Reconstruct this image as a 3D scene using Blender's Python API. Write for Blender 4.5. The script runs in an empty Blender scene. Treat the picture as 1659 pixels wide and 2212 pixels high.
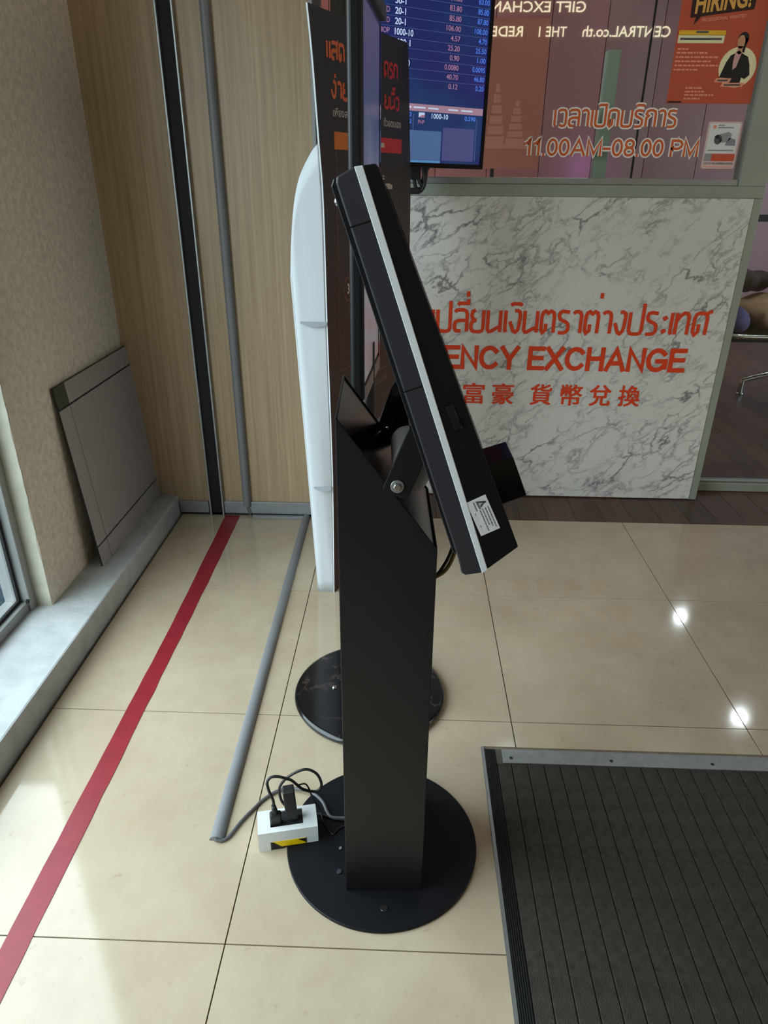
import bpy, bmesh, math, random
from mathutils import Vector, Matrix

random.seed(7)
C = bpy.context.scene.collection
SC = bpy.context.scene

# ------------------------------------------------------------------ camera
FPX, PITCH, ROLL, YAW = 1504.8, 0.4527037, 0.0089957, 0.0300597
CAM = Vector((0.3081, -0.7911, 1.2719))
cam_d = bpy.data.cameras.new('camera')
cam_d.sensor_fit = 'HORIZONTAL'
cam_d.sensor_width = 36.0
cam_d.lens = FPX / 1659 * 36.0
cam_d.clip_start = 0.02
cam = bpy.data.objects.new('camera', cam_d)
C.objects.link(cam)
r0 = Vector((math.cos(YAW), math.sin(YAW), 0))
f0 = Vector((-math.sin(YAW), math.cos(YAW), 0))
u0 = Vector((0, 0, 1))
fw = f0 * math.cos(PITCH) - u0 * math.sin(PITCH)
up = u0 * math.cos(PITCH) + f0 * math.sin(PITCH)
ri = r0 * math.cos(ROLL) + up * math.sin(ROLL)
up = up * math.cos(ROLL) - r0 * math.sin(ROLL)
cam.matrix_world = Matrix(((ri.x, up.x, -fw.x, CAM.x), (ri.y, up.y, -fw.y, CAM.y),
                           (ri.z, up.z, -fw.z, CAM.z), (0, 0, 0, 1)))
SC.camera = cam

# ------------------------------------------------------------------ sky, light, exposure
SKY, SKY_STRENGTH = (0.80, 0.92, 1.03), 9.2
world = bpy.data.worlds.new('overcast_sky')
SC.world = world
world.use_nodes = True
world.node_tree.nodes['Background'].inputs[0].default_value = (*SKY, 1)
world.node_tree.nodes['Background'].inputs[1].default_value = SKY_STRENGTH


def area(name, loc, target, sx, sy, power, col, portal=False):
    d = bpy.data.lights.new(name, 'AREA')
    d.shape = 'RECTANGLE'
    d.size, d.size_y = sx, sy
    d.energy = power
    d.color = col
    o = bpy.data.objects.new(name, d)
    C.objects.link(o)
    o.location = loc
    o.rotation_euler = (Vector(target) - Vector(loc)).to_track_quat('-Z', 'Y').to_euler()
    if portal:
        d.cycles.is_portal = True
    return o


WIN_Y0, WIN_Y1, WIN_Z0, WIN_Z1 = -1.0, 0.957, 0.08, 2.15
area('window_daylight_portal', (-0.90, (WIN_Y0 + WIN_Y1) / 2, (WIN_Z0 + WIN_Z1) / 2),
     (1, (WIN_Y0 + WIN_Y1) / 2, (WIN_Z0 + WIN_Z1) / 2), WIN_Y1 - WIN_Y0, WIN_Z1 - WIN_Z0, 1, (1, 1, 1), True)

SC.view_settings.view_transform = 'Standard'
SC.view_settings.look = 'None'
SC.view_settings.gamma = 1
SC.view_settings.use_curve_mapping = False
SC.view_settings.exposure = 0.0


# ------------------------------------------------------------------ materials
def lin(c):
    return tuple((x / 255 / 12.92) if x / 255 <= 0.04045 else ((x / 255 + 0.055) / 1.055) ** 2.4 for x in c)


def new_mat(name):
    m = bpy.data.materials.new(name)
    m.use_nodes = True
    nt = m.node_tree
    return m, nt, nt.nodes, nt.links, nt.nodes['Principled BSDF']


def plain(name, rgb, rough=0.5, metal=0.0, spec=0.5, bump=0.0, bscale=200.0, vary=0.0, vscale=8.0, coat=0.0):
    """rgb: display 0..255 colour of the thing itself"""
    m, nt, N, L, b = new_mat(name)
    c = lin(rgb)
    b.inputs['Base Color'].default_value = (*c, 1)
    b.inputs['Roughness'].default_value = rough
    b.inputs['Metallic'].default_value = metal
    b.inputs['Specular IOR Level'].default_value = spec
    b.inputs['Coat Weight'].default_value = coat
    tc = N.new('ShaderNodeTexCoord')
    if vary:
        n = N.new('ShaderNodeTexNoise')
        n.inputs['Scale'].default_value = vscale
        n.inputs['Detail'].default_value = 6
        L.new(tc.outputs['Object'], n.inputs['Vector'])
        r = N.new('ShaderNodeMapRange')
        r.inputs['From Min'].default_value = 0.3
        r.inputs['From Max'].default_value = 0.7
        r.inputs['To Min'].default_value = 1 - vary
        r.inputs['To Max'].default_value = 1 + vary
        L.new(n.outputs['Fac'], r.inputs['Value'])
        mx = N.new('ShaderNodeMix')
        mx.data_type = 'RGBA'
        mx.blend_type = 'MULTIPLY'
        mx.inputs['Factor'].default_value = 1
        mx.inputs['A'].default_value = (*c, 1)
        L.new(r.outputs['Result'], mx.inputs['B'])
        L.new(mx.outputs['Result'], b.inputs['Base Color'])
    if bump:
        n2 = N.new('ShaderNodeTexNoise')
        n2.inputs['Scale'].default_value = bscale
        n2.inputs['Detail'].default_value = 4
        L.new(tc.outputs['Object'], n2.inputs['Vector'])
        bp = N.new('ShaderNodeBump')
        bp.inputs['Strength'].default_value = bump
        bp.inputs['Distance'].default_value = 0.004
        L.new(n2.outputs['Fac'], bp.inputs['Height'])
        L.new(bp.outputs['Normal'], b.inputs['Normal'])
    return m


def emit(name, rgb, strength):
    m, nt, N, L, b = new_mat(name)
    b.inputs['Base Color'].default_value = (*lin(rgb), 1)
    b.inputs['Emission Color'].default_value = (*lin(rgb), 1)
    b.inputs['Emission Strength'].default_value = strength
    b.inputs['Roughness'].default_value = 0.4
    return m


def glass_mat(name, tint, boost=1.0):
    m, nt, N, L, b = new_mat(name)
    N.remove(b)
    out = N['Material Output']
    tr = N.new('ShaderNodeBsdfTransparent')
    tr.inputs[0].default_value = (*tint, 1)
    gl = N.new('ShaderNodeBsdfGlossy')
    gl.inputs['Roughness'].default_value = 0.0
    fr = N.new('ShaderNodeFresnel')
    geo = N.new('ShaderNodeNewGeometry')
    io = N.new('ShaderNodeMapRange')          # same reflectance on both faces of the thin pane
    io.inputs['To Min'].default_value = 1.5
    io.inputs['To Max'].default_value = 1 / 1.5
    L.new(geo.outputs['Backfacing'], io.inputs['Value'])
    L.new(io.outputs['Result'], fr.inputs[0])
    mu = N.new('ShaderNodeMath')
    mu.operation = 'MULTIPLY'
    mu.use_clamp = True
    mu.inputs[1].default_value = boost
    L.new(fr.outputs[0], mu.inputs[0])
    mx = N.new('ShaderNodeMixShader')
    L.new(mu.outputs[0], mx.inputs[0])
    L.new(tr.outputs[0], mx.inputs[1])
    L.new(gl.outputs[0], mx.inputs[2])
    L.new(mx.outputs[0], out.inputs[0])
    return m


def ramp_node(N, stops):
    r = N.new('ShaderNodeValToRGB')
    el = r.color_ramp.elements
    while len(el) > 2:
        el.remove(el[-1])
    for i, (p, c) in enumerate(stops):
        e = el[i] if i < 2 else el.new(p)
        e.position = p
        e.color = (*c, 1)
    return r


def tile_mat():
    m, nt, N, L, b = new_mat('polished_cream_tile')
    g = N.new('ShaderNodeNewGeometry')
    n = N.new('ShaderNodeTexNoise')
    n.inputs['Scale'].default_value = 5
    n.inputs['Detail'].default_value = 8
    n.inputs['Roughness'].default_value = 0.62
    L.new(g.outputs['Position'], n.inputs['Vector'])
    r = ramp_node(N, [(0.3, lin((178, 160, 136))), (0.72, lin((194, 178, 154)))])
    L.new(n.outputs['Fac'], r.inputs['Fac'])
    # scuffs and small dark specks of wear
    n2 = N.new('ShaderNodeTexNoise')
    n2.inputs['Scale'].default_value = 34
    n2.inputs['Detail'].default_value = 5
    L.new(g.outputs['Position'], n2.inputs['Vector'])
    r2 = ramp_node(N, [(0.66, (1, 1, 1)), (0.76, (0.84, 0.82, 0.8))])
    L.new(n2.outputs['Fac'], r2.inputs['Fac'])
    mx = N.new('ShaderNodeMix')
    mx.data_type = 'RGBA'
    mx.blend_type = 'MULTIPLY'
    mx.inputs['Factor'].default_value = 1
    L.new(r.outputs['Color'], mx.inputs['A'])
    L.new(r2.outputs['Color'], mx.inputs['B'])
    L.new(mx.outputs['Result'], b.inputs['Base Color'])
    b.inputs['Roughness'].default_value = 0.075
    b.inputs['Specular IOR Level'].default_value = 0.6
    return m


def grain_mat(name, c0, c1, rough, axis, scale=60.0, stretch=0.03, dark=None):
    """straight wood grain along an axis (0 x, 1 y, 2 z), object coordinates"""
    m, nt, N, L, b = new_mat(name)
    tc = N.new('ShaderNodeNewGeometry')
    mp = N.new('ShaderNodeMapping')
    s = [scale] * 3
    s[axis] = scale * stretch
    mp.inputs['Scale'].default_value = s
    L.new(tc.outputs['Position'], mp.inputs['Vector'])
    n = N.new('ShaderNodeTexNoise')
    n.inputs['Scale'].default_value = 1
    n.inputs['Detail'].default_value = 7
    n.inputs['Roughness'].default_value = 0.65
    L.new(mp.outputs[0], n.inputs['Vector'])
    r = ramp_node(N, [(0.3, lin(c0)), (0.7, lin(c1))])
    L.new(n.outputs['Fac'], r.inputs['Fac'])
    oi = N.new('ShaderNodeObjectInfo')
    mr = N.new('ShaderNodeMapRange')
    mr.inputs['To Min'].default_value = 0.72 if dark else 0.97
    mr.inputs['To Max'].default_value = 1.2 if dark else 1.03
    L.new(oi.outputs['Random'], mr.inputs['Value'])
    mx = N.new('ShaderNodeMix')
    mx.data_type = 'RGBA'
    mx.blend_type = 'MULTIPLY'
    mx.inputs['Factor'].default_value = 1
    L.new(r.outputs['Color'], mx.inputs['A'])
    L.new(mr.outputs['Result'], mx.inputs['B'])
    L.new(mx.outputs['Result'], b.inputs['Base Color'])
    b.inputs['Roughness'].default_value = rough
    bp = N.new('ShaderNodeBump')
    bp.inputs['Strength'].default_value = 0.08
    bp.inputs['Distance'].default_value = 0.002
    L.new(n.outputs['Fac'], bp.inputs['Height'])
    L.new(bp.outputs['Normal'], b.inputs['Normal'])
    return m


def marble_mat(name, base, vein, scale, rough, dark=False):
    m, nt, N, L, b = new_mat(name)
    tc = N.new('ShaderNodeNewGeometry')
    mp = N.new('ShaderNodeMapping')
    mp.inputs['Scale'].default_value = (0.68, 1.0, 1.25)
    mr_ = N.new('ShaderNodeMapping')
    mr_.inputs['Rotation'].default_value = (0, math.radians(38), 0)
    L.new(tc.outputs['Position'], mr_.inputs['Vector'])
    L.new(mr_.outputs[0], mp.inputs['Vector'])
    w = N.new('ShaderNodeTexNoise')
    w.inputs['Scale'].default_value = scale * 0.9
    w.inputs['Detail'].default_value = 5
    w.inputs['Roughness'].default_value = 0.6
    L.new(mp.outputs[0], w.inputs['Vector'])
    add = N.new('ShaderNodeMix')
    add.data_type = 'RGBA'
    add.blend_type = 'LINEAR_LIGHT'
    add.inputs['Factor'].default_value = 0.09
    L.new(mp.outputs[0], add.inputs['A'])
    L.new(w.outputs['Color'], add.inputs['B'])

    def veins(sc, width, seedvec):
        mp2 = N.new('ShaderNodeMapping')
        mp2.inputs['Location'].default_value = seedvec
        L.new(add.outputs['Result'], mp2.inputs['Vector'])
        v = N.new('ShaderNodeTexVoronoi')
        v.feature = 'DISTANCE_TO_EDGE'
        v.inputs['Scale'].default_value = sc
        L.new(mp2.outputs[0], v.inputs['Vector'])
        n = N.new('ShaderNodeTexNoise')
        n.inputs['Scale'].default_value = sc * 0.75
        n.inputs['Detail'].default_value = 3
        L.new(mp2.outputs[0], n.inputs['Vector'])
        rr = ramp_node(N, [(0.0, (1, 1, 1)), (width, (0, 0, 0))])
        L.new(v.outputs['Distance'], rr.inputs['Fac'])
        r3 = ramp_node(N, [(0.50, (0, 0, 0)), (0.62, (1, 1, 1))] if dark else [(0.45, (0, 0, 0)), (0.64, (1, 1, 1))])
        L.new(n.outputs['Fac'], r3.inputs['Fac'])
        mu = N.new('ShaderNodeMath')
        mu.operation = 'MULTIPLY'
        L.new(rr.outputs['Color'], mu.inputs[0])
        L.new(r3.outputs['Color'], mu.inputs[1])
        return mu

    a = veins(scale, 0.075 if not dark else 0.05, (0, 0, 0))
    c = veins(scale * 2.1, 0.12, (3.1, 1.7, 5.2))
    hal = N.new('ShaderNodeMath')
    hal.operation = 'MULTIPLY'
    hal.inputs[1].default_value = 0.65
    L.new(c.outputs[0], hal.inputs[0])
    mxm = N.new('ShaderNodeMath')
    mxm.operation = 'MAXIMUM'
    L.new(a.outputs[0], mxm.inputs[0])
    L.new(hal.outputs[0], mxm.inputs[1])
    mx = N.new('ShaderNodeMix')
    mx.data_type = 'RGBA'
    mx.inputs['A'].default_value = (*lin(base), 1)
    mx.inputs['B'].default_value = (*lin(vein), 1)
    mf = N.new('ShaderNodeMath')
    mf.operation = 'MULTIPLY'
    mf.inputs[1].default_value = 0.85
    L.new(mxm.outputs[0], mf.inputs[0])
    L.new(mf.outputs[0], mx.inputs['Factor'])
    L.new(mx.outputs['Result'], b.inputs['Base Color'])
    b.inputs['Roughness'].default_value = rough
    return m


MAT = {}
MAT['tile'] = tile_mat()
MAT['grout'] = plain('tile_grout', (100, 88, 72), 0.8)
MAT['ash'] = grain_mat('light_ash_laminate', (154, 130, 98), (188, 164, 130), 0.42, 2, 70, 0.02)
MAT['darkwood'] = grain_mat('dark_laminate_board', (62, 40, 31), (98, 69, 55), 0.4, 1, 40, 0.05, True)
MAT['plaster'] = plain('beige_textured_plaster', (214, 204, 186), 0.9, bump=1.0, bscale=70, vary=0.15, vscale=48)
MAT['plaster_edge'] = plain('cream_plaster_edge', (184, 181, 164), 0.8, bump=0.3, bscale=60, vary=0.1, vscale=20)
MAT['concrete'] = plain('grey_cement_ledge', (178, 181, 181), 0.75, bump=0.3, bscale=60, vary=0.12, vscale=16)
MAT['white'] = plain('white_paint', (205, 205, 200), 0.7, vary=0.03)
MAT['mallwall'] = plain('pale_hall_wall', (140, 128, 116), 0.8, vary=0.04)
MAT['ceil'] = plain('pale_hall_ceiling', (170, 168, 160), 0.9, vary=0.03)
MAT['alu'] = plain('brushed_aluminium', (172, 176, 176), 0.42, 0.85, bump=0.05, bscale=300)
MAT['alu_green'] = plain('pale_green_grey_frame', (154, 162, 150), 0.45, 0.25, vary=0.03)
MAT['alu_dull'] = plain('dull_grey_frame', (150, 150, 148), 0.5, 0.5, vary=0.05)
MAT['skirt'] = plain('grey_skirting', (150, 152, 154), 0.45, 0.3, vary=0.08, vscale=30)
MAT['black'] = plain('matt_black_powder_coat', (20, 20, 23), 0.42, spec=0.38, bump=0.06, bscale=700)
MAT['black2'] = plain('satin_black_front_shell', (12, 13, 16), 0.42, spec=0.3)
MAT['blackbase'] = plain('navy_black_base_plate', (14, 15, 20), 0.5, spec=0.25, vary=0.1, vscale=30)
MAT['shell'] = plain('charcoal_back_shell', (48, 49, 56), 0.45, bump=0.06, bscale=700)
MAT['gloss'] = plain('gloss_black', (10, 10, 11), 0.12)
MAT['semigloss'] = plain('semi_gloss_black', (10, 10, 11), 0.22, spec=0.34)
MAT['rubber'] = plain('black_rubber', (16, 16, 17), 0.7, vary=0.1, vscale=40)
MAT['cord'] = plain('black_cord', (26, 26, 27), 0.5)
MAT['cord_grey'] = plain('grey_cord', (92, 92, 94), 0.5)
MAT['cord_yellow'] = plain('olive_yellow_cord', (120, 104, 52), 0.5)
MAT['led'] = plain('frosted_white_strip', (234, 238, 244), 0.45)
MAT['chrome'] = plain('bright_steel', (205, 206, 205), 0.22, 1.0)
MAT['tubegrey'] = plain('grey_hinge_tube', (128, 122, 120), 0.5, 0.2)
MAT['pvc'] = plain('grey_plastic_conduit', (124, 124, 126), 0.45, vary=0.06, vscale=12)
MAT['red'] = plain('red_floor_tape', (140, 32, 44), 0.42, vary=0.12, vscale=22)
MAT['matcarpet'] = plain('charcoal_carpet_strip', (70, 66, 60), 0.95, spec=0.1, bump=0.8, bscale=500, vary=0.22, vscale=70)
MAT['matbase'] = plain('dark_mat_bed', (20, 20, 20), 0.8)
MAT['panelgrey'] = plain('warm_grey_laminate', (154, 147, 145), 0.5, vary=0.03)
MAT['panelline'] = plain('dark_panel_groove', (34, 32, 32), 0.7)
MAT['olive'] = plain('dark_olive_corner', (64, 66, 52), 0.6, vary=0.15, vscale=40)
MAT['marble'] = marble_mat('white_marble_print', (216, 214, 208), (78, 80, 80), 9.5, 0.3)
MAT['blackmarble'] = marble_mat('black_marble', (12, 12, 15), (92, 72, 72), 9.0, 0.14, True)
MAT['orange_letter'] = plain('orange_letters', (222, 66, 24), 0.45)
MAT['card'] = plain('white_card', (198, 202, 205), 0.6)
MAT['paper'] = plain('white_sticker', (225, 226, 224), 0.5)
MAT['ink'] = plain('grey_print', (86, 86, 88), 0.5)
MAT['ink_light'] = plain('pale_grey_print', (150, 152, 152), 0.5)
MAT['yellow'] = plain('yellow_tape', (238, 200, 0), 0.45)
MAT['socketwhite'] = plain('white_metal_box', (222, 224, 222), 0.4)
MAT['glass'] = glass_mat('clear_pane', (0.93, 0.96, 0.94))
MAT['glass_in'] = glass_mat('shop_pane', (0.86, 0.88, 0.86), 1.0)
MAT['print_brown'] = plain('dark_brown_print', (42, 32, 32), 0.5)
MAT['print_maroon'] = plain('maroon_print', (60, 33, 30), 0.5)
MAT['p_orange'] = plain('orange_print', (214, 104, 50), 0.5)
MAT['p_amber'] = plain('amber_print', (206, 116, 36), 0.5)
MAT['p_red'] = plain('red_print', (202, 48, 44), 0.5)
MAT['p_white'] = plain('white_print', (196, 190, 184), 0.5)
MAT['p_line'] = plain('copper_print', (132, 78, 56), 0.5)
MAT['p_photo'] = plain('taupe_print', (116, 100, 96), 0.5)
MAT['p_photo2'] = plain('dark_taupe_print', (66, 54, 52), 0.5)
MAT['p_slate'] = plain('slate_print', (92, 92, 102), 0.5)
MAT['h_orange'] = plain('orange_poster_paper', (196, 84, 56), 0.5)
MAT['h_dark'] = plain('dark_brown_ink', (46, 18, 14), 0.5)
MAT['h_gold'] = plain('gold_ink', (232, 172, 84), 0.5)
MAT['h_yellow'] = plain('yellow_ink', (238, 184, 40), 0.5)
MAT['h_cream'] = plain('cream_ink', (242, 232, 186), 0.5)
MAT['h_pale'] = plain('pale_orange_ink', (240, 156, 124), 0.5)
MAT['h_skin'] = plain('skin_tone_ink', (206, 148, 116), 0.5)
MAT['h_pink'] = plain('pink_shirt_ink', (214, 160, 160), 0.5)
MAT['h_black'] = plain('near_black_ink', (18, 14, 18), 0.5)
MAT['c_red'] = plain('brick_red_ink', (206, 84, 56), 0.5)


# ------------------------------------------------------------------ mesh builder
class B:
    def __init__(s):
        s.v, s.f, s.mi, s.sm = [], [], [], []
        s.mats = []

    def m(s, mat):
        if mat not in s.mats:
            s.mats.append(mat)
        return s.mats.index(mat)

    def add(s, vs, fs, mat=None, smooth=False):
        o = len(s.v)
        s.v += [Vector(p) for p in vs]
        k = s.m(mat) if mat is not None else 0
        for f in fs:
            s.f.append([i + o for i in f])
            s.mi.append(k)
            s.sm.append(smooth)
        return s

    def box(s, x0, x1, y0, y1, z0, z1, mat=None):
        return s.add([(x0, y0, z0), (x1, y0, z0), (x1, y1, z0), (x0, y1, z0), (x0, y0, z1), (x1, y0, z1), (x1, y1, z1), (x0, y1, z1)],
                     [(0, 3, 2, 1), (4, 5, 6, 7), (0, 1, 5, 4), (1, 2, 6, 5), (2, 3, 7, 6), (3, 0, 4, 7)], mat)

    def prism(s, poly, dvec, mat=None):
        """poly: 3-D points of one face, extruded by dvec"""
        n = len(poly)
        d = Vector(dvec)
        p = [Vector(q) for q in poly]
        return s.add(p + [q + d for q in p],
                     [list(range(n))[::-1], list(range(n, 2 * n))] + [(i, (i + 1) % n, n + (i + 1) % n, n + i) for i in range(n)], mat)

    def xz(s, poly, y0, y1, mat=None):
        return s.prism([(x, y0, z) for x, z in poly], (0, y1 - y0, 0), mat)

    def cyl(s, p0, p1, r, n=24, r1=None, mat=None, caps=True):
        p0, p1 = Vector(p0), Vector(p1)
        r1 = r if r1 is None else r1
        a = (p1 - p0).normalized()
        t = Vector((0, 0, 1)) if abs(a.z) < 0.9 else Vector((1, 0, 0))
        u = a.cross(t).normalized()
        w = a.cross(u)
        vs = [p0 + (u * math.cos(2 * math.pi * i / n) + w * math.sin(2 * math.pi * i / n)) * r for i in range(n)]
        vs += [p1 + (u * math.cos(2 * math.pi * i / n) + w * math.sin(2 * math.pi * i / n)) * r1 for i in range(n)]
        s.add(vs, [(i, (i + 1) % n, n + (i + 1) % n, n + i) for i in range(n)], mat, True)
        if caps:
            o = len(s.v) - 2 * n
            k = s.m(mat) if mat is not None else 0
            s.f += [[o + i for i in range(n)][::-1], [o + n + i for i in range(n)]]
            s.mi += [k, k]
            s.sm += [False, False]
        return s

    def lathe(s, cx, cy, prof, n=64, mat=None):
        """prof: (r, z) from outside bottom to top centre"""
        m = len(prof)
        vs = [(cx + r * math.cos(2 * math.pi * i / n), cy + r * math.sin(2 * math.pi * i / n), z) for r, z in prof for i in range(n)]
        fs = [(j * n + i, j * n + (i + 1) % n, (j + 1) * n + (i + 1) % n, (j + 1) * n + i) for j in range(m - 1) for i in range(n)]
        s.add(vs, fs, mat, True)
        o = len(s.v) - m * n
        k = s.m(mat) if mat is not None else 0
        s.f += [[o + i for i in range(n)][::-1], [o + (m - 1) * n + i for i in range(n)]]
        s.mi += [k, k]
        s.sm += [False, False]
        return s

    def tube(s, pts, r, n=10, mat=None, sub=6):
        P = smooth_path([Vector(p) for p in pts], sub)
        prev = None
        rings = []
        for i, p in enumerate(P):
            t = (P[min(i + 1, len(P) - 1)] - P[max(i - 1, 0)]).normalized()
            if prev is None:
                h = Vector((0, 0, 1)) if abs(t.z) < 0.9 else Vector((1, 0, 0))
                u = t.cross(h).normalized()
            else:
                u = (prev - t * prev.dot(t)).normalized()
            prev = u
            w = t.cross(u)
            rings.append([p + (u * math.cos(2 * math.pi * k / n) + w * math.sin(2 * math.pi * k / n)) * r for k in range(n)])
        vs = [q for rg in rings for q in rg]
        m = len(rings)
        s.add(vs, [(j * n + k, j * n + (k + 1) % n, (j + 1) * n + (k + 1) % n, (j + 1) * n + k) for j in range(m - 1) for k in range(n)]
              + [list(range(n))[::-1], [(m - 1) * n + k for k in range(n)]], mat, True)
        return s

    def sphere(s, c, rx, ry, rz, n=20, m=12, mat=None):
        vs = [(c[0], c[1], c[2] - rz)]
        for j in range(1, m):
            a = math.pi * j / m - math.pi / 2
            for i in range(n):
                t = 2 * math.pi * i / n
                vs.append((c[0] + rx * math.cos(a) * math.cos(t), c[1] + ry * math.cos(a) * math.sin(t), c[2] + rz * math.sin(a)))
        vs.append((c[0], c[1], c[2] + rz))
        fs = [(0, 1 + (i + 1) % n, 1 + i) for i in range(n)]
        for j in range(m - 2):
            for i in range(n):
                a, b_ = 1 + j * n + i, 1 + j * n + (i + 1) % n
                fs.append((a, b_, b_ + n, a + n))
        l = len(vs) - 1
        fs += [(l, l - n + i, l - n + (i + 1) % n) for i in range(n)]
        return s.add(vs, fs, mat, True)

    def xf(s, M):
        s.v = [M @ p for p in s.v]
        return s


def smooth_path(P, sub):
    if len(P) < 3 or sub < 2:
        return P
    out = []
    for i in range(len(P) - 1):
        p0, p1, p2, p3 = P[max(i - 1, 0)], P[i], P[i + 1], P[min(i + 2, len(P) - 1)]
        for k in range(sub):
            t = k / sub
            out.append(0.5 * (2 * p1 + (p2 - p0) * t + (2 * p0 - 5 * p1 + 4 * p2 - p3) * t * t + (3 * p1 - p0 - 3 * p2 + p3) * t ** 3))
    out.append(P[-1])
    return out


def obj(name, b, mat=None, parent=None, bevel=0.0, seg=2, origin=None, fix=True):
    """links builder b as ONE mesh object; mesh given in world coordinates"""
    if origin is None:
        xs, ys, zs = [p.x for p in b.v], [p.y for p in b.v], [p.z for p in b.v]
        origin = Vector(((min(xs) + max(xs)) / 2, (min(ys) + max(ys)) / 2, min(zs)))
    origin = Vector(origin)
    me = bpy.data.meshes.new(name)
    me.from_pydata([tuple(p - origin) for p in b.v], [], b.f)
    for mm in (b.mats if b.mats else [mat]):
        me.materials.append(mm)
    me.polygons.foreach_set('material_index', b.mi)
    me.polygons.foreach_set('use_smooth', b.sm)
    if fix:
        bm = bmesh.new()
        bm.from_mesh(me)
        bmesh.ops.recalc_face_normals(bm, faces=bm.faces)
        bm.to_mesh(me)
        bm.free()
    me.update()
    o = bpy.data.objects.new(name, me)
    C.objects.link(o)
    if parent is not None:
        o.parent = parent
        pw = Vector(parent.get('_w', (0, 0, 0)))
        o.location = origin - pw
    else:
        o.location = origin
    o['_w'] = tuple(origin)
    if bevel:
        md = o.modifiers.new('bevel', 'BEVEL')
        md.width = bevel
        md.segments = seg
        md.limit_method = 'ANGLE'
        md.angle_limit = math.radians(35)
    return o


def thing(name, label, cat, loc, group=None):
    o = bpy.data.objects.new(name, None)
    C.objects.link(o)
    o.empty_display_size = 0.05
    o.location = loc
    o['_w'] = tuple(loc)
    o['label'], o['category'] = label, cat
    if group:
        o['group'] = group
    return o


def tag(o, label, cat=None, kind=None, group=None):
    o['label'] = label
    if cat:
        o['category'] = cat
    if kind:
        o['kind'] = kind
    if group:
        o['group'] = group
    return o


def shared(src, name, loc_world, parent):
    c = src.copy()
    c.name = name
    C.objects.link(c)
    c.parent = parent
    c.location = Vector(loc_world) - Vector(parent.get('_w', (0, 0, 0)))
    c['_w'] = tuple(loc_world)
    return c


# ------------------------------------------------------------------ lettering
def font_mesh(body, bold=0.0, shear=0.0):
    cu = bpy.data.curves.new('lettering_source', 'FONT')
    cu.body = body
    cu.size = 1
    cu.offset = bold
    cu.shear = shear
    cu.resolution_u = 4
    o = bpy.data.objects.new('lettering_source', cu)
    C.objects.link(o)
    dg = bpy.context.evaluated_depsgraph_get()
    me = bpy.data.meshes.new_from_object(o.evaluated_get(dg))
    vs = [tuple(v.co) for v in me.vertices]
    fs = [list(p.vertices) for p in me.polygons]
    bpy.data.objects.remove(o)
    bpy.data.curves.remove(cu)
    bpy.data.meshes.remove(me)
    return vs, fs


def text(b, body, p, u, v, w=None, h=None, mat=None, bold=0.0, shear=0.0, align='L', size=None):
    """flat letters in the plane p + u*a + v*b; bounding box fitted to w x h"""
    vs, fs = font_mesh(body, bold, shear)
    x0, x1 = min(q[0] for q in vs), max(q[0] for q in vs)
    y0, y1 = min(q[1] for q in vs), max(q[1] for q in vs)
    if size:
        sx = sy = size
        y0 = 0
    else:
        sy = h / (y1 - y0)
        sx = w / (x1 - x0) if w else sy
    W = (x1 - x0) * sx
    off = {'L': 0, 'C': -W / 2, 'R': -W}[align]
    p, u, v = Vector(p), Vector(u), Vector(v)
    b.add([p + u * ((q[0] - x0) * sx + off) + v * ((q[1] - y0) * sy) for q in vs], fs, mat)


def quad(b, p, u, v, a0, a1, b0, b1, mat):
    p, u, v = Vector(p), Vector(u), Vector(v)
    b.add([p + u * a0 + v * b0, p + u * a1 + v * b0, p + u * a1 + v * b1, p + u * a0 + v * b1], [(0, 1, 2, 3)], mat)


def poly(b, p, u, v, pts, mat):
    p, u, v = Vector(p), Vector(u), Vector(v)
    b.add([p + u * x + v * y for x, y in pts], [list(range(len(pts)))], mat)


def ellipse(cx, cy, rx, ry, n=28):
    return [(cx + rx * math.cos(2 * math.pi * i / n), cy + ry * math.sin(2 * math.pi * i / n)) for i in range(n)]


def ribbon(b, p, u, v, pts, w, mat, closed=False):
    """flat stroke of width w along 2-D points in the plane, mitred"""
    p, u, v = Vector(p), Vector(u), Vector(v)
    P = [Vector((x, y)) for x, y in pts]
    n = len(P)
    Lf, Rt = [], []
    for i in range(n):
        a = P[i] - P[i - 1] if (i > 0 or closed) else P[1] - P[0]
        c = P[(i + 1) % n] - P[i] if (i < n - 1 or closed) else P[-1] - P[-2]
        a, c = a.normalized(), c.normalized()
        na, nc = Vector((-a.y, a.x)), Vector((-c.y, c.x))
        m = na + nc
        m = m / max(m.length, 1e-6)
        k = w / 2 / max(m.dot(na), 0.5)
        Lf.append(P[i] + m * k)
        Rt.append(P[i] - m * k)
    vs = [p + u * q.x + v * q.y for q in Lf] + [p + u * q.x + v * q.y for q in Rt]
    rg = range(n) if closed else range(n - 1)
    b.add(vs, [(i, (i + 1) % n, n + (i + 1) % n, n + i) for i in rg], mat)


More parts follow.
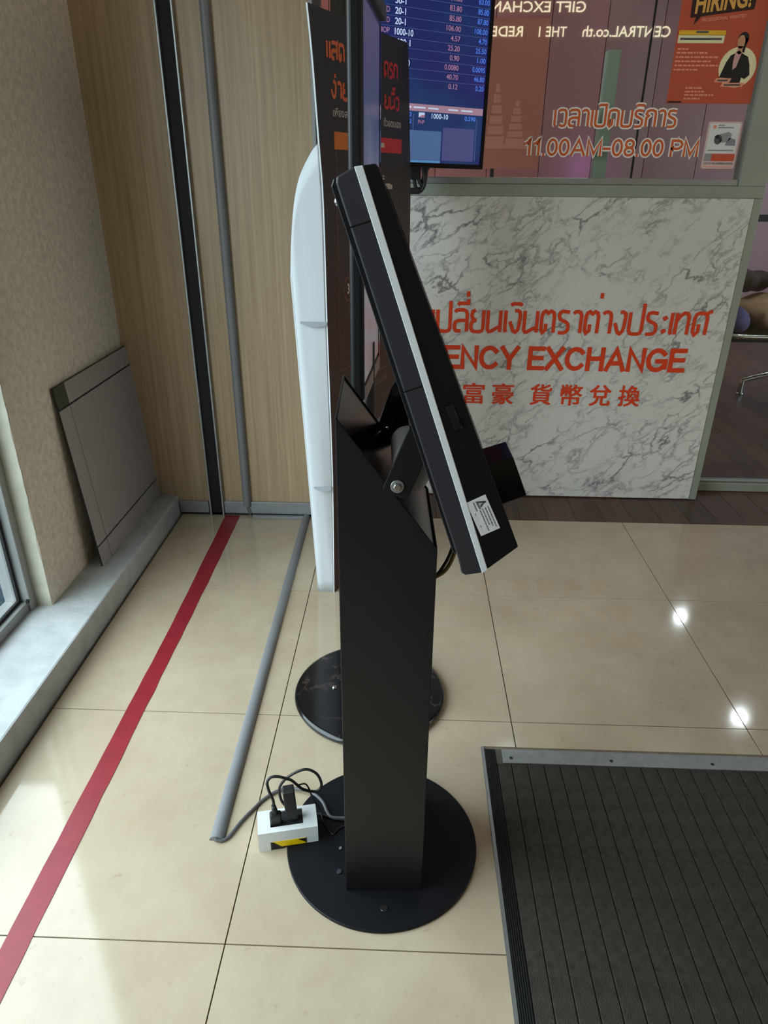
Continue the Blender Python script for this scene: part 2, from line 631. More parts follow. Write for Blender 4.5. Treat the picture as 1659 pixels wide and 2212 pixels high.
# loopless Thai letters as strokes: (advance, [polylines]); letter height 1
TH = {
    'e': (0.22, [[(0.05, 1), (0.05, 0.1), (0.1, 0.0)]]),
    'E': (0.5, [[(0.05, 1), (0.05, 0.1), (0.1, 0)], [(0.33, 1), (0.33, 0.1), (0.38, 0)]]),
    'p': (0.72, [[(0.03, 1), (0.03, 0.16), (0.1, 0.03), (0.2, 0), (0.42, 0), (0.52, 0.05), (0.56, 0.18), (0.56, 1.4)]]),
    'b': (0.72, [[(0.03, 1), (0.03, 0.16), (0.1, 0.03), (0.2, 0), (0.42, 0), (0.52, 0.05), (0.56, 0.18), (0.56, 1)]]),
    'l': (0.70, [[(0.03, 0.9), (0.1, 0.98), (0.22, 1), (0.4, 1), (0.5, 0.95), (0.55, 0.82), (0.55, 0)],
                 [(0.55, 0.52), (0.2, 0.52), (0.06, 0.44), (0.03, 0.3), (0.03, 0.14), (0.1, 0.03), (0.3, 0.02)]]),
    's': (0.76, [[(0.03, 0.9), (0.1, 0.98), (0.22, 1), (0.4, 1), (0.5, 0.95), (0.55, 0.82), (0.55, 0)], [(0.5, 0.95), (0.7, 1.12)],
                 [(0.55, 0.52), (0.2, 0.52), (0.06, 0.44), (0.03, 0.3), (0.03, 0.14), (0.1, 0.03), (0.3, 0.02)]]),
    'y': (0.70, [[(0.2, 1), (0.07, 0.93), (0.05, 0.75), (0.09, 0.6), (0.24, 0.53)],
                 [(0.24, 0.53), (0.08, 0.47), (0.03, 0.35), (0.03, 0.16), (0.1, 0.03), (0.2, 0), (0.4, 0), (0.5, 0.05), (0.54, 0.18), (0.54, 1)]]),
    'n': (0.72, [[(0.03, 1), (0.03, 0.12), (0.09, 0.01), (0.18, 0.02), (0.44, 0.2), (0.56, 0.24)], [(0.56, 1), (0.56, 0)]]),
    'g': (0.60, [[(0.2, 1), (0.33, 1), (0.42, 0.93), (0.44, 0.8), (0.42, 0.35), (0.38, 0.12), (0.28, 0.0), (0.18, 0.06), (0.02, 0.5)]]),
    't': (0.72, [[(0.22, 0.42), (0.22, 0.12), (0.1, 0.0), (0.03, 0.14), (0.03, 0.75), (0.08, 0.94), (0.18, 1), (0.29, 0.9), (0.4, 1), (0.51, 0.94), (0.55, 0.75), (0.55, 0)]]),
    'd': (0.72, [[(0.24, 0.46), (0.24, 0.14), (0.12, 0.0), (0.03, 0.14), (0.03, 0.75), (0.08, 0.94), (0.2, 1), (0.38, 1), (0.51, 0.94), (0.55, 0.75), (0.55, 0)]]),
    'r': (0.60, [[(0.46, 0.96), (0.2, 1), (0.07, 0.95), (0.03, 0.8), (0.08, 0.64), (0.34, 0.5), (0.43, 0.4), (0.44, 0.16), (0.36, 0.03), (0.24, 0), (0.04, 0)]]),
    'a': (0.52, [[(0.02, 0.9), (0.1, 0.98), (0.2, 1), (0.3, 0.96), (0.36, 0.82), (0.36, 0)]]),
    'h': (0.40, [[(0.1, 0.82), (0.16, 0.72), (0.26, 0.8)], [(0.1, 0.22), (0.16, 0.12), (0.26, 0.2)]]),
    'T': (0.74, [[(0.03, 1), (0.03, 0)], [(0.03, 0.62), (0.2, 0.9), (0.34, 1), (0.48, 0.95), (0.53, 0.8), (0.53, 0)]]),
    'S': (0.74, [[(0.24, 0.5), (0.24, 0.14), (0.12, 0.0), (0.03, 0.14), (0.03, 0.75), (0.08, 0.94), (0.2, 1), (0.38, 1), (0.51, 0.94), (0.55, 0.75), (0.55, 0)], [(0.48, 0.98), (0.72, 1.1)]]),
    'k': (0.70, [[(0.05, 0), (0.05, 0.55), (0.16, 0.66), (0.03, 0.78), (0.08, 0.94), (0.2, 1), (0.38, 1), (0.5, 0.94), (0.54, 0.75), (0.54, 0)]]),
    'w': (0.60, [[(0.02, 0.9), (0.1, 0.98), (0.25, 1), (0.38, 0.96), (0.44, 0.82), (0.44, 0.18), (0.38, 0.04), (0.26, 0), (0.1, 0.08)]]),
    'I': (0, [[(-0.56, 1.22), (-0.48, 1.3), (-0.12, 1.3)], [(-0.12, 1.22), (-0.12, 1.5)]]),
    'i': (0, [[(-0.58, 1.24), (-0.48, 1.31), (-0.2, 1.31), (-0.1, 1.24)]]),
    '1': (0, [[(-0.14, 1.6), (-0.14, 1.85)]]),
    '6': (0, [[(-0.2, 1.26), (-0.2, 1.52)]]),
    '2': (0, [[(-0.44, 1.74), (-0.34, 1.66), (-0.26, 1.7), (-0.18, 1.62), (-0.08, 1.86)]]),
}


def thai(b, s, p, u, v, w, h, mat, sw, slant=0.0):
    """letters of string s (codes of TH) fitted to width w, letter height h; sw stroke width (of h)"""
    tot = sum(TH[c][0] for c in s) - 0.12
    k = w / tot
    x = 0.0
    nrm_ = Vector(u).cross(Vector(v)).normalized() * 0.00006
    i = 0
    for c in s:
        adv, strokes = TH[c]
        for st in strokes:
            i += 1
            ribbon(b, Vector(p) + nrm_ * (i % 5), u, v, [((x + q[0]) * k + slant * q[1] * h, q[1] * h) for q in st], sw, mat)
        x += adv


def arc(cx, cy, rx, ry, a0, a1, n=18):
    return [(cx + rx * math.cos(math.radians(a0 + (a1 - a0) * i / n)), cy + ry * math.sin(math.radians(a0 + (a1 - a0) * i / n))) for i in range(n + 1)]


# plain grotesque capitals and figures as strokes: (width, [polylines]); centre lines 0..1
LA = {
    'A': (0.74, [[(0, 0), (0.37, 1), (0.74, 0)], [(0.15, 0.31), (0.59, 0.31)]]),
    'C': (0.72, [arc(0.38, 0.5, 0.38, 0.5, 42, 318)]),
    'E': (0.56, [[(0.56, 1), (0, 1), (0, 0), (0.57, 0)], [(0, 0.52), (0.52, 0.52)]]),
    'G': (0.78, [arc(0.39, 0.5, 0.39, 0.5, 40, 325), [(0.42, 0.45), (0.77, 0.45), (0.77, 0.14)]]),
    'H': (0.62, [[(0, 0), (0, 1)], [(0.62, 0), (0.62, 1)], [(0, 0.53), (0.62, 0.53)]]),
    'M': (0.74, [[(0, 0), (0, 1), (0.37, 0.06), (0.74, 1), (0.74, 0)]]),
    'N': (0.62, [[(0, 0), (0, 1), (0.62, 0), (0.62, 1)]]),
    'P': (0.56, [[(0, 0), (0, 1), (0.3, 1)] + arc(0.3, 0.73, 0.28, 0.27, 90, -90) + [(0, 0.46)]]),
    'R': (0.62, [[(0, 0), (0, 1), (0.33, 1)] + arc(0.33, 0.75, 0.27, 0.25, 90, -90) + [(0, 0.5)], [(0.32, 0.5), (0.62, 0)]]),
    'U': (0.62, [[(0, 1), (0, 0.34)] + arc(0.31, 0.31, 0.31, 0.31, 180, 360) + [(0.62, 1)]]),
    'X': (0.64, [[(0, 0), (0.64, 1)], [(0, 1), (0.64, 0)]]),
    'Y': (0.68, [[(0, 1), (0.34, 0.44), (0.68, 1)], [(0.34, 0.44), (0.34, 0)]]),
    '0': (0.50, [arc(0.25, 0.5, 0.25, 0.5, 90, 450, 26)]),
    '8': (0.50, [arc(0.25, 0.75, 0.22, 0.25, 90, 450, 22), arc(0.25, 0.25, 0.25, 0.26, 90, 450, 22)]),
    '1': (0.34, [[(0.02, 0.74), (0.16, 0.82), (0.24, 0.98), (0.27, 1.0), (0.27, 0)]]),
    '.': (0.08, [[(0.04, -0.02), (0.04, 0.04)]]),
    '-': (0.34, [[(0, 0.42), (0.34, 0.42)]]),
    ' ': (0.14, []),
}


def latin(b, s, p, u, v, w, h, mat, sw, gap=0.24, grow=0.0):
    """capitals fitted to width w and height h (outer size), stroke width sw, square ends"""
    tot = sum(LA[c][0] for c in s) + gap * (len(s) - 1)
    hh, ww = h - sw, w - sw
    k = ww / tot
    x = 0.0
    nrm_ = Vector(u).cross(Vector(v)).normalized() * 0.00006
    i = 0
    for c in s:
        for st in LA[c][1]:
            i += 1
            P = [Vector((sw / 2 + (x + q[0]) * k, sw / 2 + q[1] * hh)) for q in st]
            closed = (P[0] - P[-1]).length < 1e-6
            if closed:
                P = P[:-1]
            else:
                P[0] = P[0] + (P[0] - P[1]).normalized() * sw * 0.5
                P[-1] = P[-1] + (P[-1] - P[-2]).normalized() * sw * 0.5
            ribbon(b, Vector(p) + nrm_ * (i % 5), u, v, [(q.x, q.y) for q in P], sw + grow, mat, closed)
        x += LA[c][0] + gap


X_, Y_, Z_ = Vector((1, 0, 0)), Vector((0, 1, 0)), Vector((0, 0, 1))


# ================================================================== THE SETTING
# ---- tiled floor, every tile a part, with the recess of the entrance mat left open
floor = obj('floor', B().box(-0.64, 4.5, -2.6, 1.7768, -0.06, -0.012).box(-0.98, -0.021, 1.7768, 1.87, -0.06, -0.012), MAT['grout'])
tag(floor, 'floor of large polished cream tiles with thin dark joints', 'floor', 'structure')
MX0, MX1, MY0, MY1 = 0.513, 1.72, -2.0, 0.512
T, J = 0.6, 0.0026
full_tile = None
for i in range(-2, 8):
    for j in range(-5, 3):
        x0, x1 = max(i * T, -0.612) + J / 2, min((i + 1) * T, 4.5) - J / 2
        y0, y1 = max(j * T, -2.6) + J / 2, min((j + 1) * T, 1.775) - J / 2
        if x1 - x0 < 0.02 or y1 - y0 < 0.02:
            continue
        if x0 >= MX0 and x1 <= MX1 and y0 >= MY0 and y1 <= MY1:
            continue
        whole = abs(x1 - x0 - (T - J)) < 1e-6 and abs(y1 - y0 - (T - J)) < 1e-6
        hit = x1 > MX0 and x0 < MX1 and y1 > MY0 and y0 < MY1
        if not hit:
            if whole and full_tile is not None:
                shared(full_tile, 'tile', ((x0 + x1) / 2, (y0 + y1) / 2, -0.012), floor)
                continue
            o = obj('tile', B().box(x0, x1, y0, y1, -0.012, 0), MAT['tile'], floor)
            if whole:
                full_tile = o
            continue
        # tile notched by the recess (one rectangular bite)
        cx0, cx1, cy0, cy1 = max(x0, MX0), min(x1, MX1), max(y0, MY0), min(y1, MY1)
        pts = []
        if cx0 > x0 and cy1 < y1 and cx1 >= x1 and cy0 <= y0:
            pts = [(x0, y0), (cx0, y0), (cx0, cy1), (x1, cy1), (x1, y1), (x0, y1)]
        elif cx0 > x0 and cx1 >= x1:
            pts = [(x0, y0), (cx0, y0), (cx0, y1), (x0, y1)] if cy0 <= y0 else [(x0, y0), (x1, y0), (x1, cy0), (cx0, cy0), (cx0, y1), (x0, y1)]
        elif cx1 < x1 and cx0 <= x0:
            if cy1 < y1:
                pts = [(cx1, y0), (x1, y0), (x1, y1), (x0, y1), (x0, cy1), (cx1, cy1)]
            elif cy0 > y0:
                pts = [(x0, y0), (x1, y0), (x1, y1), (cx1, y1), (cx1, cy0), (x0, cy0)]
            else:
                pts = [(cx1, y0), (x1, y0), (x1, y1), (cx1, y1)]
        elif cy1 < y1:
            pts = [(x0, cy1), (x1, cy1), (x1, y1), (x0, y1)]
        elif cy0 > y0:
            pts = [(x0, y0), (x1, y0), (x1, cy0), (x0, cy0)]
        if pts:
            obj('tile', B().prism([(x, y, -0.012) for x, y in pts], (0, 0, 0.012)), MAT['tile'], floor)

# ---- dark laminate boards in front of and inside the shop
floor2 = obj('floor_shop', B().box(-0.02, 6.4, 1.777, 6.5, -0.06, -0.012), MAT['matbase'])
tag(floor2, 'dark brown laminate board floor at the exchange shop', 'floor', 'structure')
bw = 0.115
k = 0
x = -0.012
while x < 5.2:
    y = 1.779
    first = 0.35 + 0.9 * ((k * 0.37) % 1)
    while y < 6.4:
        y2 = min(y + (first if y < 1.78 else 1.25), 6.45)
        obj('board', B().box(x, x + bw - 0.0015, y, y2 - 0.0015, -0.012, -0.001), MAT['darkwood'], floor2)
        y = y2
    x += bw
    k += 1

# ---- walls
wall_left = obj('wall_left', B().box(-0.876, -0.752, 0.959, 1.7895, -0.05, 3.0), MAT['plaster'])
tag(wall_left, 'rough beige plaster wall between window and wood panelling', 'wall', 'structure')
eb = B()
rnd = random.Random(3)
zs = [0.08 + i * 0.036 for i in range(82)]
for sgn in (0,):
    ring = []
    for z in zs:
        ring.append((rnd.uniform(-0.0022, 0.0022), z))
    vs = []
    for d, z in ring:
        vs += [(-0.7525 + d, 0.9575, z), (-0.797, 0.9575, z), (-0.797, 0.962, z), (-0.7525 + d, 0.962, z)]
    fs = []
    for i in range(len(ring) - 1):
        a = 4 * i
        for q in range(4):
            fs.append((a + q, a + (q + 1) % 4, a + 4 + (q + 1) % 4, a + 4 + q))
    eb.add(vs, fs)
obj('plaster_edge', eb, MAT['plaster_edge'], wall_left)
wb = B().box(-0.876, -0.752, -2.6, WIN_Y0, -0.05, 3.0).box(-0.876, -0.752, WIN_Y0, WIN_Y1 + 0.002, WIN_Z1, 3.0)
tag(obj('wall_front_left', wb, MAT['plaster']), 'beige plaster wall above and beside the window', 'wall', 'structure')
ledge = obj('trim_ledge', B().box(-0.88, -0.611, -2.6, 1.7895, -0.06, 0.08), MAT['concrete'], bevel=0.006, seg=2)
tag(ledge, 'grey cement ledge along the foot of the left wall', 'ledge', 'structure')

wall_back = obj('wall_back', B().box(-0.98, -0.016, 1.79, 1.86, -0.012, 3.0), MAT['panelline'])
tag(wall_back, 'light ash wood panelled wall in the corner', 'wall', 'structure')
for xa, xb in ((-0.752, -0.480), (-0.424, -0.0125)):
    obj('wood_panel', B().box(xa, xb, 1.771, 1.79, -0.011, 3.0), MAT['ash'], wall_back)
base = B().box(-0.606, -0.487, 1.760, 1.771, 0.010, 0.060)
bb = obj('baseboard_back', base, MAT['skirt'], bevel=0.002)
tag(bb, 'grey skirting strip under the wood panels', 'skirting', 'structure')
obj('skirting_strip', B().box(-0.424, -0.0125, 1.760, 1.771, 0.010, 0.062), MAT['skirt'], bb, 0.002)
obj('skirting_shadow_strip', B().box(-0.606, -0.0125, 1.764, 1.771, 0.0, 0.010), MAT['panelline'], bb)  # dark strip painted in for the shadow under the skirting

rail = thing('door_rail', 'black channel rail with thin aluminium edges up the wood panelling', 'rail', (-0.452, 1.757, 0))
obj('channel', B().box(-0.474, -0.430, 1.764, 1.771, 0.0, 2.99), MAT['rubber'], rail)
rb = B().box(-0.4806, -0.4745, 1.750, 1.7705, 0.0, 2.99)
obj('edge_strip', rb, MAT['alu'], rail, 0.001)
obj('edge_strip', B().box(-0.4295, -0.4236, 1.750, 1.7705, 0.0, 2.99), MAT['alu'], rail, 0.001)
for z in (0.56, 0.84, 1.02, 1.33):
    obj('brush_seal', B().box(-0.445, -0.4305, 1.7585, 1.7645, z, z + 0.05 + 0.03 * (z % 0.3)), MAT['rubber'], rail)

# return of the wood wall and first frame post of the shop front
rt = B().box(-0.0125, -0.002, 1.771, 2.03, 0, 3.0)
tag(obj('trim_1', rt, MAT['alu_dull']), 'grey metal corner trim at the end of the wood panels', 'trim', 'structure')

# far walls and ceiling of the entrance hall (behind and beside the camera)
tag(obj('wall_front', B().box(-0.98, 4.6, -2.7, -2.6, -0.06, 3.0), MAT['mallwall']), 'pale hall wall facing the exchange shop', 'wall', 'structure')
tag(obj('wall_right', B().box(4.5, 4.6, -2.6, 1.9, -0.06, 3.0), MAT['mallwall']), 'pale hall wall at the far right', 'wall', 'structure')
tag(obj('ceiling', B().box(-0.98, 6.4, -2.7, 6.6, 3.0, 3.1), MAT['ceil']), 'pale flat hall and shop ceiling', 'ceiling', 'structure')

# ---- window on the left
win = thing('window_1', 'aluminium framed street window at the left wall', 'window', (-0.84, -0.4, 0.08))
win['kind'] = 'structure'
obj('jamb', B().box(-0.875, -0.798, 0.925, 0.957, 0.08, WIN_Z1), MAT['alu_dull'], win, 0.002)
obj('jamb', B().box(-0.875, -0.798, WIN_Y0, WIN_Y0 + 0.035, 0.08, WIN_Z1), MAT['alu_dull'], win, 0.002)
obj('bottom_rail', B().box(-0.875, -0.806, WIN_Y0 + 0.035, 0.925, 0.0805, 0.112), MAT['alu_dull'], win, 0.002)
obj('top_rail', B().box(-0.875, -0.806, WIN_Y0 + 0.035, 0.925, WIN_Z1 - 0.04, WIN_Z1), MAT['alu_dull'], win, 0.002)
wy0, wz1 = WIN_Y0 + 0.035, WIN_Z1 - 0.04
gk = B().box(-0.832, -0.824, 0.914, 0.925, 0.112, wz1).box(-0.832, -0.824, wy0, wy0 + 0.011, 0.112, wz1)
gk.box(-0.832, -0.824, wy0 + 0.011, 0.914, 0.112, 0.122).box(-0.832, -0.824, wy0 + 0.011, 0.914, wz1 - 0.01, wz1)
obj('gasket', gk, MAT['rubber'], win)
obj('pane', B().box(-0.846, -0.840, wy0, 0.925, 0.112, wz1), MAT['glass'], win)
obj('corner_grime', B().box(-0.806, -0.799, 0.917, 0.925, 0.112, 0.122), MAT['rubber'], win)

# ---- outside the window
tag(obj('ground_outside', B().box(-9, -0.881, -9, 9, -0.12, -0.02), plain('shade_darkened_paving', (44, 56, 64), 1.0, spec=0.0, vary=0.08)),  # paving colour darkened to stand for outdoor shade
    'grey pavement outside the street window', 'pavement', 'structure')
tag(obj('wall_outside', B().box(-4.0, -0.985, 1.2, 1.32, -0.02, 0.95), plain('blue_grey_render', (66, 80, 88), 1.0, spec=0.0)),  # wall colour lowered too, the shade is in the tone
    'blue grey wall outside the street window', 'wall', 'structure')

# ================================================================== SHOP FRONT
GY = 2.012
ctr = thing('exchange_counter', 'white marble counter front with orange currency exchange lettering', 'counter', (0.8, 2.03, 0))
obj('marble_front', B().box(0.062, 1.553, GY, 2.03, 0.004, 1.199), MAT['marble'], ctr, 0.001)
obj('carcass', B().box(0.062, 1.553, 2.0305, 2.42, 0.0, 1.195), MAT['alu_dull'], ctr)
obj('end_post', B().box(1.5535, 1.586, 2.016, 2.10, 0.0, 1.199), MAT['alu_green'], ctr, 0.002)
LY = GY - 0.0016
lt = B()      # รับแลกเปลี่ยนเงินตราต่างประเทศ (its first letters stand behind the kiosk)
thai(lt, 'eplI1yneginttat1agprheTS'.replace('ttat', 'trat'), (0.405, LY, 0.711), X_, Z_, 1.075, 0.083, MAT['orange_letter'], 0.0138)
obj('thai_lettering', lt, None, ctr, fix=False)
lt = B()
latin(lt, 'CURRENCY', (0.149, LY, 0.5605), X_, Z_, 0.612, 0.0965, MAT['orange_letter'], 0.0183)
latin(lt, 'EXCHANGE', (0.795, LY, 0.5605), X_, Z_, 0.628, 0.0965, MAT['orange_letter'], 0.0183)
obj('english_lettering', lt, None, ctr, fix=False)
for ch, xa in (('富', 0.549), ('豪', 0.668), ('貨', 0.824), ('幣', 0.948), ('兌', 1.065), ('換', 1.184)):
    lt = B()
    for k, (dx, dz) in enumerate(((0, 0), (0.0018, 0), (0.0036, 0), (0, 0.0024), (0.0018, 0.0024), (0.0036, 0.0024))):
        text(lt, ch, (xa - 0.005 + dx, LY - 0.00006 * k, 0.416 + dz), X_, Z_, 0.085, 0.086, MAT['orange_letter'])
    obj('chinese_character', lt, None, ctr, fix=False)

sh = thing('window_2', 'glass shop window above the marble counter with opening hours', 'window', (0.8, 2.03, 1.2))
sh['kind'] = 'structure'
obj('sill', B().box(0.062, 1.586, 2.014, 2.10, 1.2, 1.240), MAT['alu_green'], sh, 0.002)
obj('glazing_bead', B().box(0.13, 1.488, 2.020, 2.06, 1.240, 1.262), MAT['alu'], sh, 0.002)
obj('post', B().box(1.488, 1.586, 2.014, 2.08, 1.240, 3.0), MAT['alu_green'], sh, 0.002)
obj('post', B().box(0.030, 0.075, 2.014, 2.08, 0.0, 3.0), MAT['alu_dull'], sh, 0.002)
obj('post', B().box(0.0755, 0.135, 2.020, 2.08, 1.240, 3.0), plain('pale_beige_frame', (168, 170, 142), 0.5), sh, 0.002)
obj('pane', B().box(0.135, 1.1045, 2.034, 2.042, 1.262, 2.99), MAT['glass_in'], sh)
obj('pane', B().box(1.1095, 1.488, 2.034, 2.042, 1.262, 2.99), MAT['glass_in'], sh)
obj('silicone_joint', B().box(1.1045, 1.1095, 2.033, 2.043, 1.240, 2.99), MAT['rubber'], sh)
hl = B()
hp = 2.0325
WHT = plain('white_vinyl_letters', (250, 244, 236), 0.5)
ORG = plain('orange_vinyl_letters', (214, 100, 46), 0.5)
for mat, d, gr, wd in ((WHT, 0.0, 0.0098, 0.0168), (ORG, 0.0008, 0.0012, 0.0080)):
    yy = hp - d - 0.0004
    # เวลาเปิดบริการ
    thai(hl, 'ewlaepidbrikar', (0.808, yy, 1.426), X_, Z_, 0.425, 0.050, mat, wd)
    latin(hl, '11.00AM-08.00 PM', (0.712, yy, 1.333), X_, Z_, 0.615, 0.054, mat, 0.0068, 0.20, gr)
obj('opening_hours_lettering', hl, None, sh, fix=False)

# glass door with its rail, right of the counter
dr = thing('door_1', 'frameless glass shop door right of the marble counter', 'door', (2.3, 2.12, 0))
dr['kind'] = 'structure'
obj('bottom_rail', B().box(1.600, 3.2, 2.112, 2.150, 0.0, 0.040), MAT['alu_green'], dr, 0.003)
obj('top_of_rail', B().box(1.600, 3.2, 2.116, 2.146, 0.040, 0.052), MAT['alu'], dr, 0.002)
obj('pane', B().box(1.594, 3.2, 2.126, 2.136, 0.052, 2.9), MAT['glass'], dr)
obj('side_post', B().box(3.2, 3.26, 2.10, 2.16, 0, 3.0), MAT['alu_green'], dr)
tag(obj('trim_2', B().box(3.26, 4.6, 1.90, 2.0, 0, 3.0), MAT['mallwall']), 'pale wall return beside the glass door', 'wall', 'structure')

# inside the shop
wsb = thing('wall_shop_back', 'red and violet panelled back wall inside the exchange shop', 'wall', (2.5, 6.5, 0))
wsb['kind'] = 'structure'
obj('backing', B().box(-1.0, 6.4, 6.5, 6.6, -0.06, 3.0), MAT['panelline'], wsb)
cols = [(150, 84, 72), (156, 86, 74), (150, 86, 78), (150, 92, 88), (150, 88, 84), (142, 90, 90), (128, 90, 88), (122, 76, 76), (122, 70, 74), (128, 88, 94), (126, 120, 132), (124, 120, 136), (120, 118, 134), (124, 122, 136), (124, 122, 136)]
for i, c in enumerate(cols):
    mm = plain('shop_wall_panel_%d' % i, c, 0.45)
    obj('panel', B().box(-0.9 + i * 0.48, -0.9 + i * 0.48 + 0.474, 6.48, 6.5, 0, 3.0), mm, wsb)
tag(obj('wall_shop_right', B().box(6.3, 6.4, 2.0, 6.5, -0.06, 3.0), plain('violet_grey_wall', (90, 88, 104), 0.7)), 'violet grey side wall inside the shop', 'wall', 'structure')
tag(obj('wall_shop_left', B().box(-1.1, -1.0, 1.87, 6.6, -0.06, 3.0), plain('maroon_wall', (104, 60, 56), 0.7)), 'maroon side wall inside the shop', 'wall', 'structure')
tag(obj('trim_3', B().box(0.983, 1.030, 2.10, 2.14, 1.205, 1.662), plain('pale_green_strip', (186, 204, 188), 0.45), bevel=0.003), 'pale green upright strip standing behind the shop window', 'trim', 'structure')

tp = thing('temple_poster', 'dim orange poster of a stepped temple inside the shop window', 'poster', (0.77, 3.6, 1.3))
obj('board', B().box(0.52, 1.02, 3.6, 3.61, 1.3, 2.0), plain('terracotta_board', (184, 112, 94), 0.6), tp)
tb = B()
for cx, hh in ((0.66, 0.20), (0.77, 0.30), (0.88, 0.22)):
    for s in range(6):
        wv = 0.05 * (1 - s / 6.5)
        quad(tb, (cx, 3.599, 1.42), X_, Z_, -wv, wv, hh * s / 6, hh * (s + 0.8) / 6, plain('faded_orange_print', (206, 138, 112), 0.6) if not tb.mats else tb.mats[0])
quad(tb, (0.77, 3.599, 1.40), X_, Z_, -0.2, 0.2, 0, 0.02, tb.mats[0])
obj('temple_print', tb, None, tp, fix=False)
obj('easel_leg', B().box(0.76, 0.78, 3.612, 3.64, 0.0, 1.6), MAT['rubber'], tp)


def downlight(x, y, z, label, r=0.048, strength=190.0, col=(240, 247, 255), power=14, spot=1.9):
    t = thing('ceiling_downlight', label, 'light', (x, y, z))
    t['group'] = 'round ceiling downlights'
    obj('trim_ring', B().lathe(x, y, [(r * 1.35, z - 0.004), (r * 1.35, z - 0.001)], 32), MAT['white'], t)
    obj('diffuser', B().lathe(x, y, [(r, z - 0.006), (r, z - 0.0042)], 32), emit('downlight_glow', col, strength), t)
    d = bpy.data.lights.new('downlight_beam', 'SPOT')
    d.energy = power
    d.color = tuple(lin(col))
    d.spot_size = spot
    d.spot_blend = 0.8
    d.shadow_soft_size = r
    o = bpy.data.objects.new('downlight_beam', d)
    C.objects.link(o)
    o.parent = t
    o.location = (0, 0, -0.02)
    return t


downlight(3.30, 4.02, 3.0, 'round white downlight in the shop ceiling nearer the door')
downlight(3.32, 5.57, 3.0, 'round white downlight deeper in the shop ceiling')
downlight(1.2, 3.4, 3.0, 'round white downlight above the exchange counter')
for x, nm in ((0.9, 'left'), (2.0, 'middle'), (3.0, 'right')):  # added wall washers, brighten the panel tops in place of glass reflections
    downlight(x, 6.1, 3.0, 'added unseen downlight washing the %s of the shop back wall' % nm, strength=8, col=(226, 240, 246), power=7, spot=2.4)
vl = thing('violet_light_bar', 'violet light bar standing low by the shop back wall', 'light', (1.95, 6.2, 0))
obj('bar', B().box(1.92, 1.98, 6.17, 6.23, 0.0, 1.25), MAT['black'], vl)
vd = bpy.data.lights.new('violet_glow', 'SPOT')
vd.energy = 3.5
vd.color = (0.55, 0.32, 1.0)
vd.spot_size = 2.2
vd.spot_blend = 1.0
vd.shadow_soft_size = 0.1
vo = bpy.data.objects.new('violet_glow', vd)
C.objects.link(vo)
vo.parent = vl
vo.location = (0, -0.12, 1.35)
vo.rotation_euler = (math.radians(75), 0, 0)


def light_panel(x, y, w, d, power, label, col=(1.0, 0.86, 0.70)):
    t = thing('ceiling_fill_panel', label, 'light', (x, y, 3.0))
    obj('frame', B().box(x - w / 2 - 0.02, x + w / 2 + 0.02, y - d / 2 - 0.02, y + d / 2 + 0.02, 2.985, 2.999), MAT['white'], t)
    m, nt, N, L, b = new_mat('panel_diffuser')
    b.inputs['Emission Color'].default_value = (*col, 1)
    b.inputs['Emission Strength'].default_value = power / (w * d)
    obj('diffuser', B().box(x - w / 2, x + w / 2, y - d / 2, y + d / 2, 2.978, 2.985), m, t)
    return t


light_panel(2.9, 0.2, 1.2, 0.6, 0.5, 'added warm fill panel, out of view, over the right of the hall')  # added lamp, warm fill for the hall
lbx = thing('fill_light_box', 'added fill light box, out of view, on the far right hall wall', 'light box', (4.47, -0.3, 0.6))  # added fill: unseen glowing panel that brightens the left wall
obj('frame', B().box(4.46, 4.499, -2.05, 1.45, 0.55, 2.45), MAT['alu_dull'], lbx)
m_lb, nt_, N_, L_, b_lb = new_mat('light_box_face')
b_lb.inputs['Emission Color'].default_value = (1.0, 0.88, 0.74, 1)
b_lb.inputs['Emission Strength'].default_value = 1.5
obj('lit_face', B().box(4.452, 4.459, -2.0, 1.4, 0.6, 2.4), m_lb, lbx)

# chrome waiting bench with clothes, seen through the door
wb_ = thing('waiting_bench', 'black seat waiting bench with chrome legs behind the glass door', 'bench', (2.7, 3.6, 0))
obj('seat', B().box(2.14, 3.5, 3.36, 3.86, 0.425, 0.445), MAT['semigloss'], wb_, 0.006)
obj('front_tube', B().tube([(2.12, 3.80, 0.442), (2.13, 3.42, 0.446), (2.18, 3.335, 0.444), (2.4, 3.32, 0.440), (3.5, 3.32, 0.440)], 0.014, 10), MAT['chrome'], wb_)
obj('beam', B().box(2.3, 3.5, 3.66, 3.72, 0.34, 0.39), MAT['black'], wb_)
obj('leg', B().tube([(2.48, 3.70, 0.008), (2.48, 3.70, 0.078), (2.50, 3.70, 0.092), (2.62, 3.70, 0.125), (2.82, 3.70, 0.165), (2.98, 3.70, 0.18)], 0.016, 10), MAT['chrome'], wb_)
obj('post', B().cyl((2.98, 3.69, 0.17), (2.98, 3.69, 0.35), 0.025), MAT['chrome'], wb_)
obj('foot', B().lathe(2.48, 3.70, [(0.026, 0), (0.026, 0.006), (0.016, 0.012)], 20), MAT['chrome'], wb_)


